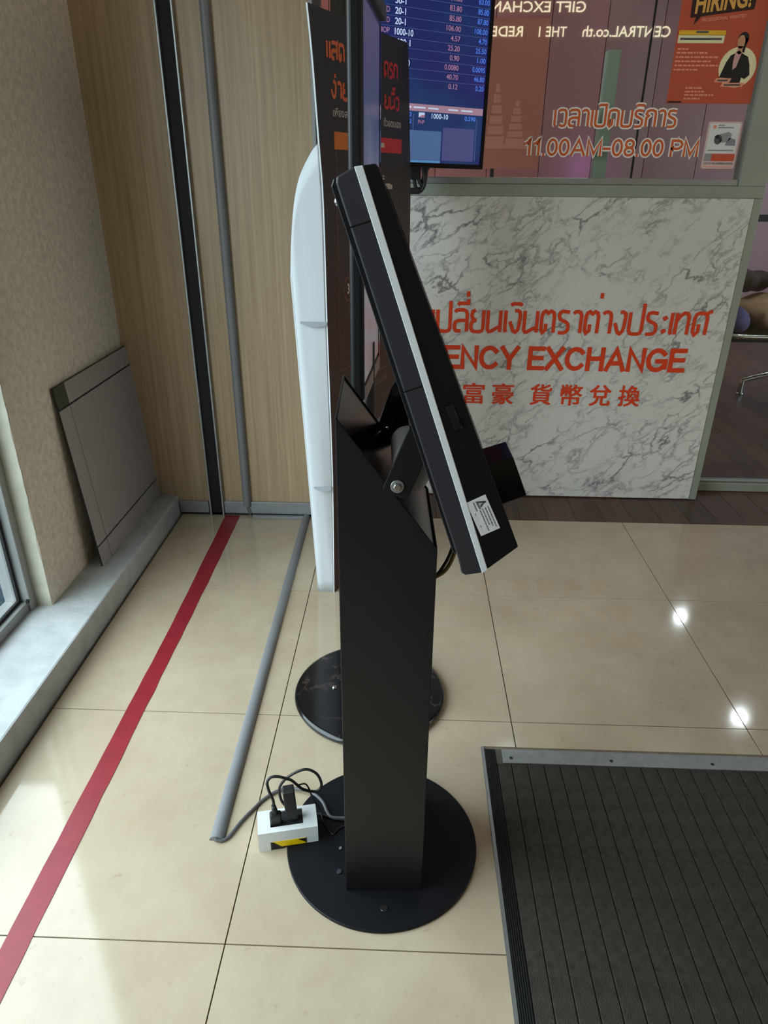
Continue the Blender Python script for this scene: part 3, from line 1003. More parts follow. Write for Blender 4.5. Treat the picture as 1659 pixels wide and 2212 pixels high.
def lump(name, c, r, col, seed, label, cat='clothes'):
    b = B().sphere(c, *r, 28, 18)
    rn = random.Random(seed)
    ph = [rn.uniform(0, 6) for _ in range(6)]
    cc = Vector(c)
    for i, q in enumerate(b.v):
        d = q - cc
        a = math.atan2(d.y, d.x)
        k = 1 + 0.14 * math.sin(3 * a + ph[0] + 9 * d.z) + 0.10 * math.sin(5 * a + ph[1] - 14 * d.z) + 0.06 * math.sin(26 * d.z + ph[2] + 2 * a)
        z = cc.z + d.z * (1 + 0.12 * math.sin(7 * d.x / max(r[0], .01) + ph[3]))
        b.v[i] = Vector((cc.x + d.x * k, cc.y + d.y * k, max(z, c[2] - r[2] * 0.92)))
    o = obj(name, b, plain(name + '_cloth_%d' % seed, col, 0.85, bump=0.3, bscale=60, vary=0.2, vscale=12))
    tag(o, label, cat, group='clothes piled on the waiting bench')
    return o


lump('folded_cloth', (2.45, 3.62, 0.5365), (0.20, 0.15, 0.098), (176, 142, 108), 1, 'tan folded cloth lying on the waiting bench')
lump('folded_jacket', (2.245, 3.46, 0.510), (0.075, 0.085, 0.07), (92, 86, 128), 2, 'violet blue folded cloth at the bench end')
lump('folded_jacket', (2.36, 3.68, 0.705), (0.12, 0.10, 0.065), (78, 60, 52), 3, 'dark brown folded jacket on top of the tan cloth')
lump('folded_jacket', (2.585, 3.56, 0.70), (0.10, 0.10, 0.055), (120, 128, 112), 4, 'grey green folded cloth on top of the tan cloth')
lump('folded_jacket', (2.58, 3.68, 0.81), (0.11, 0.10, 0.055), (88, 84, 136), 5, 'violet cloth topmost on the clothes pile')
tag(obj('dado_rail', B().box(2.1, 3.6, 3.95, 3.98, 1.02, 1.06), MAT['rubber']), 'dark horizontal rail behind the waiting bench', 'rail')

# ================================================================== HANGING MONITOR
tv = thing('hanging_monitor', 'hanging black monitor with blue exchange rate table', 'monitor', (0.35, 1.77, 1.29))
TVM = Matrix.Translation((0.555, 1.88, 1.286)) @ Matrix.Rotation(math.radians(30), 4, 'Z') @ Matrix.Rotation(math.radians(1.0), 4, 'Y')
TW, TH_ = 0.478, 0.86
bzw = 0.0125
obj('housing', B().box(-TW, 0, 0.006, 0.048, 0, TH_).xf(TVM), MAT['black2'], tv, 0.003)
bz = B()
bz.box(-TW, 0, 0, 0.006, 0, 0.0135).box(-TW, 0, 0, 0.006, TH_ - bzw, TH_)
bz.box(-TW, -TW + bzw, 0, 0.006, 0.0135, TH_ - bzw).box(-bzw, 0, 0, 0.006, 0.0135, TH_ - bzw)
obj('bezel', bz.xf(TVM), plain('matt_black_bezel', (7, 7, 9), 0.6, spec=0.15), tv)


def screen_mat():
    m, nt, N, L, b = new_mat('lit_rate_screen')
    g = N.new('ShaderNodeNewGeometry')
    n = N.new('ShaderNodeTexNoise')
    n.inputs['Scale'].default_value = 5.5
    n.inputs['Detail'].default_value = 1
    L.new(g.outputs['Position'], n.inputs['Vector'])
    r = ramp_node(N, [(0.28, lin((38, 34, 112))), (0.72, lin((28, 70, 124)))])
    e = r.color_ramp.elements.new(0.5)
    e.color = (*lin((28, 46, 108)), 1)
    L.new(n.outputs['Fac'], r.inputs['Fac'])
    L.new(r.outputs['Color'], b.inputs['Emission Color'])
    b.inputs['Emission Strength'].default_value = 0.62
    b.inputs['Base Color'].default_value = (0.004, 0.006, 0.02, 1)
    b.inputs['Roughness'].default_value = 0.3
    b.inputs['Specular IOR Level'].default_value = 0.1
    return m


obj('screen', B().box(-TW + bzw, -bzw, 0.003, 0.0059, 0.0135, TH_ - bzw).xf(TVM), screen_mat(), tv)
E_white = emit('screen_white', (176, 196, 228), 0.75)
E_blue = emit('screen_blue', (58, 110, 214), 0.75)
E_pink = emit('screen_pink', (150, 104, 138), 0.7)
E_line = emit('screen_line', (66, 84, 140), 0.6)
E_band = emit('screen_band', (146, 112, 134), 0.75)
E_cyan = emit('screen_cyan', (66, 128, 184), 0.7)
E_ltbl = emit('screen_pale_blue', (56, 96, 148), 0.6)
E_vio = emit('screen_violet', (54, 58, 122), 0.6)
st = B()
sp = Vector((0, 0.0027, 0))
at_ = lambda x, z: Vector((x, 0.0027, z))
rows = [('OMR', '20-1', '81.60', '83.00'), ('', '50-1', '83.80', '85.80'), ('BHD', '20-1', '85.80', '87.80'), ('KWD', '20-1', '106.00', '108.00'), ('MOP', '1000-10', '4.57', '4.70'),
        ('TWD', '1000-1', '25.20', '25.50'), ('', '5', '0.90', '1.00'), ('', '10-100', '0.0080', '0.0095'), ('', '', '40.70', '46.80'), ('', '50', '0.12', '0.20')]
z = 0.225 + 0.0257 * 9
for cur, den, buy, sell in rows:
    if cur:
        text(st, cur, at_(-0.408, z + 0.002), X_, Z_, 0.036, 0.014, E_pink, bold=0.01)
    if den:
        text(st, den, at_(-0.3545, z), X_, Z_, 0.0092 * len(den), 0.0172, E_white, bold=0.02)
    text(st, buy, at_(-0.120, z + 0.002), X_, Z_, 0.0088 * len(buy), 0.0145, E_pink, bold=0.015, align='R')
    text(st, sell, at_(-0.018, z + 0.003), X_, Z_, 0.0082 * len(sell), 0.0145, E_blue, bold=0.015, align='R')
    quad(st, sp, X_, Z_, -0.462, -0.014, z + 0.0202, z + 0.0212, E_line)
    z -= 0.0257
quad(st, sp, X_, Z_, -0.462, -0.014, 0.159, 0.179, E_band)
for a, b_ in ((-0.305, -0.288), (-0.28, -0.236), (-0.226, -0.188), (-0.15, -0.112), (-0.10, -0.056)):
    quad(st, sp + Vector((0, -0.0003, 0)), X_, Z_, a, b_, 0.167, 0.1715, E_white)
text(st, '52', at_(-0.304, 0.143), X_, Z_, 0.018, 0.012, E_blue, bold=0.02)
text(st, '52', at_(-0.304, 0.124), X_, Z_, 0.018, 0.012, E_blue, bold=0.02)
quad(st, sp, X_, Z_, -0.260, -0.238, 0.142, 0.156, E_white)
poly(st, sp + Vector((0, -0.0003, 0)), X_, Z_, [(-0.260, 0.142), (-0.238, 0.142), (-0.238, 0.150), (-0.249, 0.149)], E_pink)
text(st, 'PHP', at_(-0.262, 0.124), X_, Z_, 0.024, 0.011, E_pink, bold=0.01)
text(st, '1000-10', at_(-0.212, 0.141), X_, Z_, 0.063, 0.0145, E_white, bold=0.02)
text(st, '0.590', at_(-0.085, 0.141), X_, Z_, 0.044, 0.013, E_blue, bold=0.02)
quad(st, sp, X_, Z_, -0.281, -0.2785, 0.022, 0.150, E_line)
quad(st, sp, X_, Z_, -0.037, -0.0347, 0.026, 0.146, E_line)
quad(st, sp + Vector((0, 0.0002, 0)), X_, Z_, -0.462, -0.172, 0.022, 0.106, E_ltbl)
quad(st, sp + Vector((0, -0.0001, 0)), X_, Z_, -0.462, -0.172, 0.0138, 0.021, E_cyan)
quad(st, sp + Vector((0, 0.0002, 0)), X_, Z_, -0.166, -0.042, 0.022, 0.118, E_vio)
obj('screen_text', st.xf(TVM), None, tv, fix=False)
hp0 = TVM @ Vector((-0.22, 0.082, 0.3))
obj('hanger_pole', B().cyl(hp0, (hp0.x, hp0.y, 3.0), 0.018), MAT['black'], tv)
obj('mount_plate', B().box(-0.29, -0.15, 0.048, 0.068, 0.25, 0.45).xf(TVM), MAT['black'], tv)
CM = Matrix.Translation((0.318, 1.84, 1.272)) @ Matrix.Scale(0.967, 4) @ Matrix.Translation((-0.308, -1.93, -1.272))
for r_, pts in ((0.007, [(0.33, 1.93, 1.325), (0.325, 1.93, 1.275), (0.332, 1.93, 1.245), (0.345, 1.93, 1.235), (0.352, 1.93, 1.262), (0.356, 1.93, 1.32)]),
                (0.0065, [(0.318, 1.94, 1.325), (0.312, 1.94, 1.262), (0.318, 1.94, 1.228), (0.330, 1.94, 1.222), (0.340, 1.94, 1.232), (0.348, 1.94, 1.27), (0.372, 1.94, 1.31)]),
                (0.0065, [(0.335, 1.925, 1.325), (0.345, 1.925, 1.27), (0.349, 1.925, 1.24), (0.338, 1.925, 1.218), (0.322, 1.925, 1.212)])):
    obj('cable', B().tube(pts, r_).xf(CM), MAT['cord'], tv)
obj('power_brick', B().box(0.296, 0.334, 1.92, 1.95, 1.252, 1.30).xf(CM), MAT['rubber'], tv, 0.006)
obj('power_brick', B().box(0.292, 0.335, 1.915, 1.95, 1.206, 1.226).xf(CM), MAT['rubber'], tv, 0.006)

# ================================================================== POSTERS ON THE SHOP GLASS
hp_ = thing('hiring_poster', 'orange hiring poster with photo of a person on the shop window', 'poster', (1.33, 2.03, 1.5))
HP = Vector((0, 2.0285, 0))
obj('sheet', B().box(1.188, 1.475, 2.029, 2.0305, 1.497, 1.905), MAT['h_orange'], hp_)
hb = B()
q0, q1, q2 = HP, HP + Vector((0, -0.0003, 0)), HP + Vector((0, -0.0006, 0))
poly(hb, q0, X_, Z_, [(1.222, 1.742), (1.24, 1.744), (1.236, 1.722), (1.258, 1.746), (1.425, 1.766), (1.43, 1.842), (1.219, 1.812)], MAT['h_dark'])
text(hb, 'HIRING!', q1 + Vector((1.234, 0, 1.752)), X_ + Z_ * 0.11, Z_, 0.178, 0.055, MAT['h_gold'], bold=0.03)
text(hb, 'PROFESSIONAL WANTED', q1 + Vector((1.262, 0, 1.731)), X_ + Z_ * 0.09, Z_, 0.142, 0.010, MAT['h_pale'], bold=0.02)
quad(hb, q0, X_, Z_, 1.194, 1.348, 1.694, 1.708, MAT['h_yellow'])
quad(hb, q0, X_, Z_, 1.193, 1.346, 1.672, 1.695, MAT['h_cream'])
for a, b_, z in ((1.25, 1.29, 1.700), (1.20, 1.338, 1.681)):
    quad(hb, q1, X_, Z_, a, b_, z, z + 0.006, MAT['ink'])
for a, b_, z in ((1.197, 1.233, 1.655), (1.196, 1.298, 1.644), (1.195, 1.339, 1.632), (1.194, 1.315, 1.620), (1.195, 1.344, 1.608), (1.194, 1.277, 1.596), (1.245, 1.30, 1.543), (1.245, 1.31, 1.532), (1.245, 1.345, 1.522), (1.245, 1.30, 1.511)):
    x = a
    rr = random.Random(int(z * 1000))
    while x < b_:
        wv = min(rr.uniform(0.006, 0.02), b_ - x)
        quad(hb, q0, X_, Z_, x, x + wv, z - 0.002, z + 0.003, MAT['h_pale'])
        x += wv + 0.003
poly(hb, q0, X_, Z_, ellipse(1.407, 1.604, 0.062, 0.059), MAT['h_cream'])
poly(hb, q1, X_, Z_, [(1.352, 1.574), (1.366, 1.618), (1.378, 1.638), (1.394, 1.645), (1.404, 1.652), (1.418, 1.642), (1.436, 1.634), (1.446, 1.610), (1.452, 1.582), (1.438, 1.570), (1.426, 1.574), (1.424, 1.556), (1.386, 1.556), (1.384, 1.572)], MAT['h_black'])
poly(hb, q2, X_, Z_, [(1.391, 1.646), (1.404, 1.652), (1.412, 1.644), (1.402, 1.604), (1.391, 1.596), (1.389, 1.62)], MAT['h_pink'])
poly(hb, q1, X_, Z_, ellipse(1.410, 1.686, 0.017, 0.018), MAT['h_black'])
poly(hb, q1, X_, Z_, [(1.412, 1.69), (1.427, 1.684), (1.422, 1.664), (1.42, 1.645), (1.41, 1.648)], MAT['h_black'])
poly(hb, q2, X_, Z_, ellipse(1.404, 1.676, 0.0125, 0.019), MAT['h_skin'])
poly(hb, q2, X_, Z_, [(1.396, 1.664), (1.412, 1.664), (1.413, 1.645), (1.404, 1.640), (1.395, 1.646)], MAT['h_skin'])
for a, b_, z in ((1.336, 1.395, 1.560), (1.36, 1.44, 1.547)):
    poly(hb, q2 + Vector((0, -0.0003, 0)), X_, Z_, [(a, z), (b_ - 0.006, z), (b_, z + 0.012), (a + 0.006, z + 0.012)], MAT['h_pale'])
    quad(hb, q2 + Vector((0, -0.0006, 0)), X_, Z_, a + 0.012, b_ - 0.012, z + 0.003, z + 0.008, MAT['ink'])
quad(hb, q0, X_, Z_, 1.193, 1.238, 1.499, 1.504, MAT['h_dark'])
obj('print', hb, None, hp_, fix=False)

cs = thing('camera_notice', 'small white camera surveillance sticker on the shop window', 'sticker', (1.405, 2.03, 1.296))


def rrect(x0, x1, z0, z1, r, n=5):
    pts = []
    for cx, cz, a0 in ((x1 - r, z1 - r, 0), (x0 + r, z1 - r, 90), (x0 + r, z0 + r, 180), (x1 - r, z0 + r, 270)):
        for i in range(n + 1):
            a = math.radians(a0 + 90 * i / n)
            pts.append((cx + r * math.cos(a), cz + r * math.sin(a)))
    return pts


obj('sheet', B().xz(rrect(1.347, 1.463, 1.296, 1.443, 0.006), 2.0295, 2.031), plain('pink_white_sticker_edge', (220, 190, 186), 0.5), cs)
cbm = B()
cp = Vector((0, 2.0292, 0))
cp1 = cp + Vector((0, -0.0003, 0))
quad(cbm, cp, X_, Z_, 1.353, 1.457, 1.345, 1.438, MAT['paper'])
poly(cbm, cp1, X_, Z_, ellipse(1.370, 1.427, 0.006, 0.006), MAT['h_pale'])
for a, b_, z in ((1.382, 1.404, 1.430), (1.382, 1.436, 1.423), (1.36, 1.45, 1.352)):
    quad(cbm, cp1, X_, Z_, a, b_, z, z + 0.004, MAT['ink_light'])
# bullet camera pictogram
poly(cbm, cp1, X_, Z_, [(1.385, 1.402), (1.422, 1.412), (1.434, 1.405), (1.432, 1.390), (1.420, 1.379), (1.392, 1.378)], MAT['ink_light'])
poly(cbm, cp1, X_, Z_, [(1.428, 1.394), (1.45, 1.388), (1.452, 1.368), (1.415, 1.370)], plain('mid_grey_print', (136, 138, 146), 0.5))
poly(cbm, cp1 + Vector((0, -0.0003, 0)), X_, Z_, ellipse(1.389, 1.388, 0.0135, 0.0155), MAT['ink'])
poly(cbm, cp1 + Vector((0, -0.0006, 0)), X_, Z_, [(1.374, 1.398), (1.385, 1.403), (1.403, 1.386), (1.399, 1.378), (1.39, 1.384)], MAT['h_black'])
poly(cbm, cp1 + Vector((0, -0.0009, 0)), X_, Z_, ellipse(1.388, 1.385, 0.006, 0.007), MAT['ink'])
quad(cbm, cp, X_, Z_, 1.377, 1.458, 1.320, 1.343, MAT['c_red'])
quad(cbm, cp, X_, Z_, 1.352, 1.377, 1.320, 1.343, MAT['ink_light'])
text(cbm, 'CCTV IN OPERATION', cp1 + Vector((1.354, 0, 1.309)), X_, Z_, 0.102, 0.007, MAT['ink'], bold=0.02)
quad(cbm, cp, X_, Z_, 1.354, 1.456, 1.300, 1.303, MAT['h_pale'])
obj('print', cbm, None, cs, fix=False)

# lit sign on the hall wall facing the shop: it shows mirrored in the shop glass
sg = thing('hall_sign', 'lit white lettering sign on the hall wall opposite the shop', 'sign', (1.6, -2.2, 2.28))
obj('sign_board', B().box(0.3, 2.7, -2.26, -2.215, 2.24, 2.66), plain('grey_sign_board', (120, 118, 110), 0.6), sg)
obj('bracket', B().box(0.6, 0.68, -2.6, -2.26, 2.4, 2.5), MAT['alu_dull'], sg)
obj('bracket', B().box(2.3, 2.38, -2.6, -2.26, 2.4, 2.5), MAT['alu_dull'], sg)
sb = B()
sp_ = lambda x, z: Vector((x, -2.205, z))
SIGN = emit('lit_letters', (255, 244, 206), 13.0)
for nm, body, x, z, w, h in (('CENTRAL', 'CENTRAL.co.th', 2.455, 2.316, 0.728, 0.078), ('THE', 'THE 1', 1.594, 2.316, 0.232, 0.072),
                             ('REDEMPTION', 'REDEMPTION', 1.228, 2.316, 0.70, 0.074), ('GIFT', 'GIFT EXCHANGE', 1.732, 2.486, 0.94, 0.076)):
    sb = B()
    text(sb, body, sp_(x, z), -X_, Z_, w, h, SIGN, bold=0.012)
    obj('lit_letters', sb, None, sg, fix=False)

# ================================================================== STANDEE
sd = thing('cardboard_standee', 'tall brown printed cardboard standee with white rounded back', 'standee', (0.17, 1.45, 0))
L0 = Vector((0.0835, 1.195, 0))
ev = Vector((0.38307, 0.92372, 0))
nv = Vector((0.92372, -0.38307, 0))
LEFT = [(0.0, 0.0), (0.006, 0.2), (0.011, 0.437), (0.006, 0.70), (0.002, 0.895), (0.0, 1.199), (-0.014, 1.334), (-0.035, 1.524), (-0.052, 1.618)]
RIGHT = [(0.552, 0.0), (0.575, 0.45), (0.592, 0.9), (0.592, 1.19), (0.573, 1.40), (0.550, 1.60), (0.541, 1.626)]
Lp = [Vector((a, b_, 0)) for a, b_ in LEFT]
Rp = [Vector((a, b_, 0)) for a, b_ in RIGHT]
Ls, Rs = smooth_path(Lp, 4), smooth_path(Rp, 4)


def side(pts, z):
    for a, b_ in zip(pts, pts[1:]):
        if a.y <= z <= b_.y:
            t = (z - a.y) / max(b_.y - a.y, 1e-6)
            return a.x + (b_.x - a.x) * t
    return pts[-1].x


nz = 30
fb = B()
vs = []
for i in range(nz + 1):
    z = 1.6225 * i / nz
    a, b_ = side(Ls, z), side(Rs, z)
    p0, p1 = L0 + ev * a + Z_ * z, L0 + ev * b_ + Z_ * z
    vs += [p0, p1, p1 - nv * 0.0045, p0 - nv * 0.0045]
fs = [(4 * i + q, 4 * i + (q + 1) % 4, 4 * i + 4 + (q + 1) % 4, 4 * i + 4 + q) for i in range(nz) for q in range(4)]
fs += [(0, 1, 2, 3), tuple(4 * nz + q for q in range(4))]
fb.add(vs, fs)
obj('front_card', fb, MAT['card'], sd)
# printed face, a fraction in front of the white card
fb = B()
vs = []
for i in range(nz + 1):
    z = 1.6225 * i / nz
    vs += [L0 + ev * (side(Ls, z) + 0.001) + Z_ * z + nv * 0.0006, L0 + ev * (side(Rs, z) - 0.001) + Z_ * z + nv * 0.0006]
fb.add(vs, [(2 * i, 2 * i + 1, 2 * i + 3, 2 * i + 2) for i in range(nz)])


def standee_mat():
    m, nt, N, L, b = new_mat('brown_gradient_print')
    g = N.new('ShaderNodeNewGeometry')
    s = N.new('ShaderNodeSeparateXYZ')
    L.new(g.outputs['Position'], s.inputs[0])
    r = ramp_node(N, [(0.28, lin((62, 36, 33))), (0.82, lin((33, 31, 33)))])
    mr = N.new('ShaderNodeMapRange')
    mr.inputs['From Min'].default_value = 0.5
    mr.inputs['From Max'].default_value = 1.6
    L.new(s.outputs['Z'], mr.inputs['Value'])
    L.new(mr.outputs['Result'], r.inputs['Fac'])
    L.new(r.outputs['Color'], b.inputs['Base Color'])
    b.inputs['Roughness'].default_value = 0.5
    return m


obj('printed_face', fb, standee_mat(), sd, fix=False)
pb = B()
P0 = L0 + nv * 0.0012
P1 = L0 + nv * 0.0018
thai(pb, 'Esd', P0 + ev * 0.032 + Z_ * 1.527, ev, Z_, 0.095, 0.034, MAT['p_orange'], 0.0088)
thai(pb, 'drk', P0 + ev * 0.372 + Z_ * 1.522, ev, Z_, 0.095, 0.034, MAT['p_red'], 0.008)
thai(pb, 'g6ay', P0 + ev * 0.052 + Z_ * 1.444, ev, Z_, 0.095, 0.034, MAT['p_orange'], 0.0088)
thai(pb, 'yni2w', P0 + ev * 0.377 + Z_ * 1.444, ev, Z_, 0.105, 0.030, MAT['p_red'], 0.008)
text(pb, 'เพียงส', P0 + ev * 0.060 + Z_ * 1.402, ev, Z_, 0.080, 0.021, MAT['p_white'], bold=0.012)
text(pb, 'ด้วยตนเอง', P0 + ev * 0.371 + Z_ * 1.396, ev, Z_, 0.128, 0.023, MAT['p_white'], bold=0.012)
quad(pb, P0, ev, Z_, 0.063, 0.245, 1.327, 1.368, MAT['p_amber'])
quad(pb, P0, ev, Z_, 0.330, 0.508, 1.327, 1.366, MAT['p_red'])
quad(pb, P1, ev, Z_, 0.352, 0.376, 1.340, 1.352, MAT['p_white'])
quad(pb, P0, ev, Z_, 0.069, 0.0715, 0.74, 1.327, MAT['p_line'])
quad(pb, P0, ev, Z_, 0.071, 0.25, 0.738, 0.7405, MAT['p_line'])
quad(pb, P0, ev, Z_, 0.5135, 0.516, 0.69, 1.327, MAT['p_line'])
text(pb, '3', P1 + ev * 0.124 + Z_ * 0.954, ev, Z_, 0.014, 0.029, MAT['p_white'], bold=0.03)
ribbon(pb, P0, ev, Z_, ellipse(0.131, 0.968, 0.025, 0.033), 0.0035, MAT['p_line'], True)
text(pb, '2', P1 + ev * 0.474 + Z_ * 1.092, ev, Z_, 0.015, 0.027, MAT['p_white'], bold=0.03)
ribbon(pb, P0, ev, Z_, ellipse(0.481, 1.105, 0.023, 0.032), 0.0035, MAT['p_line'], True)
text(pb, 'ะ', P0 + ev * 0.367 + Z_ * 1.255, ev, Z_, 0.014, 0.012, MAT['p_white'], bold=0.02)
for a, b_, z in ((0.366, 0.44, 1.228), (0.372, 0.388, 1.196)):
    x = a
    rr = random.Random(int(z * 999))
    while x < b_:
        wv = rr.uniform(0.008, 0.014)
        quad(pb, P0, ev, Z_, x, x + wv, z, z + rr.uniform(0.012, 0.018), MAT['p_white'])
        x += wv + 0.002
# lower block: heading, line, phone outline and grey photo strip
quad(pb, P0, ev, Z_, 0.325, 0.405, 0.677, 0.6805, MAT['p_line'])
text(pb, 'สแกนเพื่อ', P0 + ev * 0.300 + Z_ * 0.632, ev, Z_, 0.115, 0.028, MAT['p_photo'], bold=0.0)
ribbon(pb, P0, ev, Z_, [(0.268, 0.60), (0.290, 0.606), (0.302, 0.590), (0.306, 0.50)], 0.005, MAT['p_photo'])
quad(pb, P0, ev, Z_, 0.22, 0.45, 0.44, 0.512, MAT['p_slate'])
obj('print', pb, None, sd, fix=False)

# white back sheet: plan path from the left edge round to the right edge, rounded top
bk = B()
NT = 40


def back_pt(t, z):
    k = min(max(z / 1.15, 0), 1.25)
    xs = 0.031 - 0.046 * k                       # outer left limit grows upward
    a = L0 + ev * (side(Ls, min(z, 1.6)) + 0.0005) - nv * 0.005
    c1 = Vector((xs + 0.036, 1.199, 0))
    c2 = Vector((xs + 0.002, 1.203, 0))
    c3 = Vector((xs - 0.002, 1.235, 0))
    c4 = Vector((0.03, 1.47, 0))
    e_ = L0 + ev * (side(Rs, min(z, 1.6)) - 0.004) - nv * 0.0035
    path = smooth_path([Vector((a.x, a.y, 0)), c1, c2, c3, c4, Vector((e_.x, e_.y, 0))], 8)
    return path[min(int(round(t * (len(path) - 1))), len(path) - 1)]


TOP = [(0.0, 1.338), (0.06, 1.325), (0.12, 1.296), (0.18, 1.262), (0.24, 1.222), (0.30, 1.17), (0.36, 1.11), (0.42, 1.06), (0.55, 0.99), (0.8, 0.94), (1.0, 0.92)]


def top_at(t):
    for (a, za), (b_, zb) in zip(TOP, TOP[1:]):
        if a <= t <= b_:
            return za + (zb - za) * (t - a) / (b_ - a)
    return TOP[-1][1]


NV = 26
vs = []
for j in range(NV + 1):
    for i in range(NT + 1):
        t = i / NT
        z = top_at(t) * j / NV
        q = back_pt(t, z)
        vs.append((q.x, q.y, z))
bk.add(vs, [(j * (NT + 1) + i, j * (NT + 1) + i + 1, (j + 1) * (NT + 1) + i + 1, (j + 1) * (NT + 1) + i) for j in range(NV) for i in range(NT)], None, True)
ob = obj('back_sheet', bk, MAT['card'], sd, fix=False)
md = ob.modifiers.new('thickness', 'SOLIDIFY')
md.thickness = 0.003
md.offset = 0
# fold tabs: lips at the curved slits, slit shade painted as darker card grey
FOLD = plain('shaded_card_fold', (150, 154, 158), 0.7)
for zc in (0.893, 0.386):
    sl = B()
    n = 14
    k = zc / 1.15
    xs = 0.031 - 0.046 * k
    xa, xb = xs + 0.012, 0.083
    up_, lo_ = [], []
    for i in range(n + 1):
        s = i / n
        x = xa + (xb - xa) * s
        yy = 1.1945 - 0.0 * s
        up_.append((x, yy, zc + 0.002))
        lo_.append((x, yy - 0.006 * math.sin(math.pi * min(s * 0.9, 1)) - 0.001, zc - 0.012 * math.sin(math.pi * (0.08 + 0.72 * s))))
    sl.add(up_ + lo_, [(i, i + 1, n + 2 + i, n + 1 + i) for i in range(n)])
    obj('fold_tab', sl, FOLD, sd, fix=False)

# ================================================================== DISPLAY STAND (round black marble foot)
ds = thing('display_stand', 'slim black display stand on a round black marble base', 'stand', (0.229, 0.69, 0))
obj('base', B().lathe(0.229, 0.69, [(0.190, 0.0), (0.199, 0.004), (0.2015, 0.010), (0.199, 0.016), (0.191, 0.020)], 96), MAT['blackmarble'], ds)
obj('base_bolt', B().sphere((0.134, 0.69, 0.021), 0.007, 0.007, 0.005, 16, 8), MAT['chrome'], ds)
obj('column', B().cyl((0.225, 0.69, 0.019), (0.225, 0.69, 0.95), 0.016), MAT['black'], ds)
Rd = Matrix.Translation((0.214, 0.535, 0)) @ Matrix.Rotation(math.radians(-3.4), 4, 'Z') @ Matrix.Translation((-0.214, -0.535, 0))
obj('display_frame', B().box(0.2005, 0.2275, 0.535, 0.815, 0.865, 1.535).xf(Rd), MAT['black2'], ds, 0.008, 4)
scr = B().box(0.2276, 0.2284, 0.540, 0.800, 0.905, 1.522).xf(Rd)


def stand_screen():
    m, nt, N, L, b = new_mat('dim_screen_painted_glare')
    g = N.new('ShaderNodeNewGeometry')
    s = N.new('ShaderNodeSeparateXYZ')
    L.new(g.outputs['Position'], s.inputs[0])
    n = N.new('ShaderNodeTexNoise')
    n.inputs['Scale'].default_value = 9
    L.new(g.outputs['Position'], n.inputs['Vector'])
    ad = N.new('ShaderNodeMath')
    ad.operation = 'MULTIPLY_ADD'
    ad.inputs[1].default_value = 0.25
    L.new(n.outputs['Fac'], ad.inputs[0])
    L.new(s.outputs['Z'], ad.inputs[2])
    mr = N.new('ShaderNodeMapRange')
    mr.inputs['From Min'].default_value = 0.95
    mr.inputs['From Max'].default_value = 1.68
    L.new(ad.outputs[0], mr.inputs['Value'])
    r = ramp_node(N, [(0.0, lin((106, 96, 94))), (1.0, lin((82, 74, 104)))])
    for pos, c in ((0.45, (132, 128, 138)), (0.62, (96, 102, 122)), (0.74, (66, 76, 104))):  # pale grey lower stops paint a reflection into the screen glow
        e = r.color_ramp.elements.new(pos)
        e.color = (*lin(c), 1)
    L.new(mr.outputs['Result'], r.inputs['Fac'])
    L.new(r.outputs['Color'], b.inputs['Emission Color'])
    b.inputs['Emission Strength'].default_value = 0.68
    b.inputs['Base Color'].default_value = (0.01, 0.01, 0.012, 1)
    b.inputs['Roughness'].default_value = 0.25
    b.inputs['Specular IOR Level'].default_value = 0.15
    return m


obj('screen', scr, stand_screen(), ds)
obj('screen_bezel', B().box(0.2276, 0.2300, 0.796, 0.815, 0.865, 1.535).box(0.2276, 0.2300, 0.540, 0.796, 1.522, 1.535).xf(Rd), MAT['gloss'], ds)
obj('top_cap', B().box(0.2276, 0.2380, 0.54, 0.832, 1.5352, 1.560).xf(Rd), MAT['shell'], ds, 0.003, 3)
obj('bottom_bezel', B().box(0.2276, 0.2300, 0.540, 0.800, 0.867, 0.897).xf(Rd), plain('taupe_bezel', (104, 92, 88), 0.4), ds)

# ================================================================== THE KIOSK
kx, ky = 0.279, 0.228
ks = thing('self_service_kiosk', 'black self service kiosk with tilted screen head on a round base', 'kiosk', (kx, ky, 0))
RK = Matrix.Translation((kx, ky, 0)) @ Matrix.Rotation(math.radians(2.2), 4, 'Z') @ Matrix.Translation((-kx, -ky, 0))
obj('base_plate', B().lathe(kx, ky, [(0.198, 0.0), (0.1985, 0.005), (0.197, 0.007)], 96), MAT['blackbase'], ks)
bb_ = obj('base_bolt', B().cyl((0.2892, 0.0755, 0.007), (0.2892, 0.0755, 0.0085), 0.0068, 20), MAT['chrome'], ks)
obj('base_bolt', B().cyl((0.196, 0.149, 0.007), (0.196, 0.149, 0.010), 0.005, 16), MAT['shell'], ks)
obj('base_bolt', B().cyl((0.194, 0.203, 0.007), (0.194, 0.203, 0.010), 0.003, 16), MAT['alu'], ks)

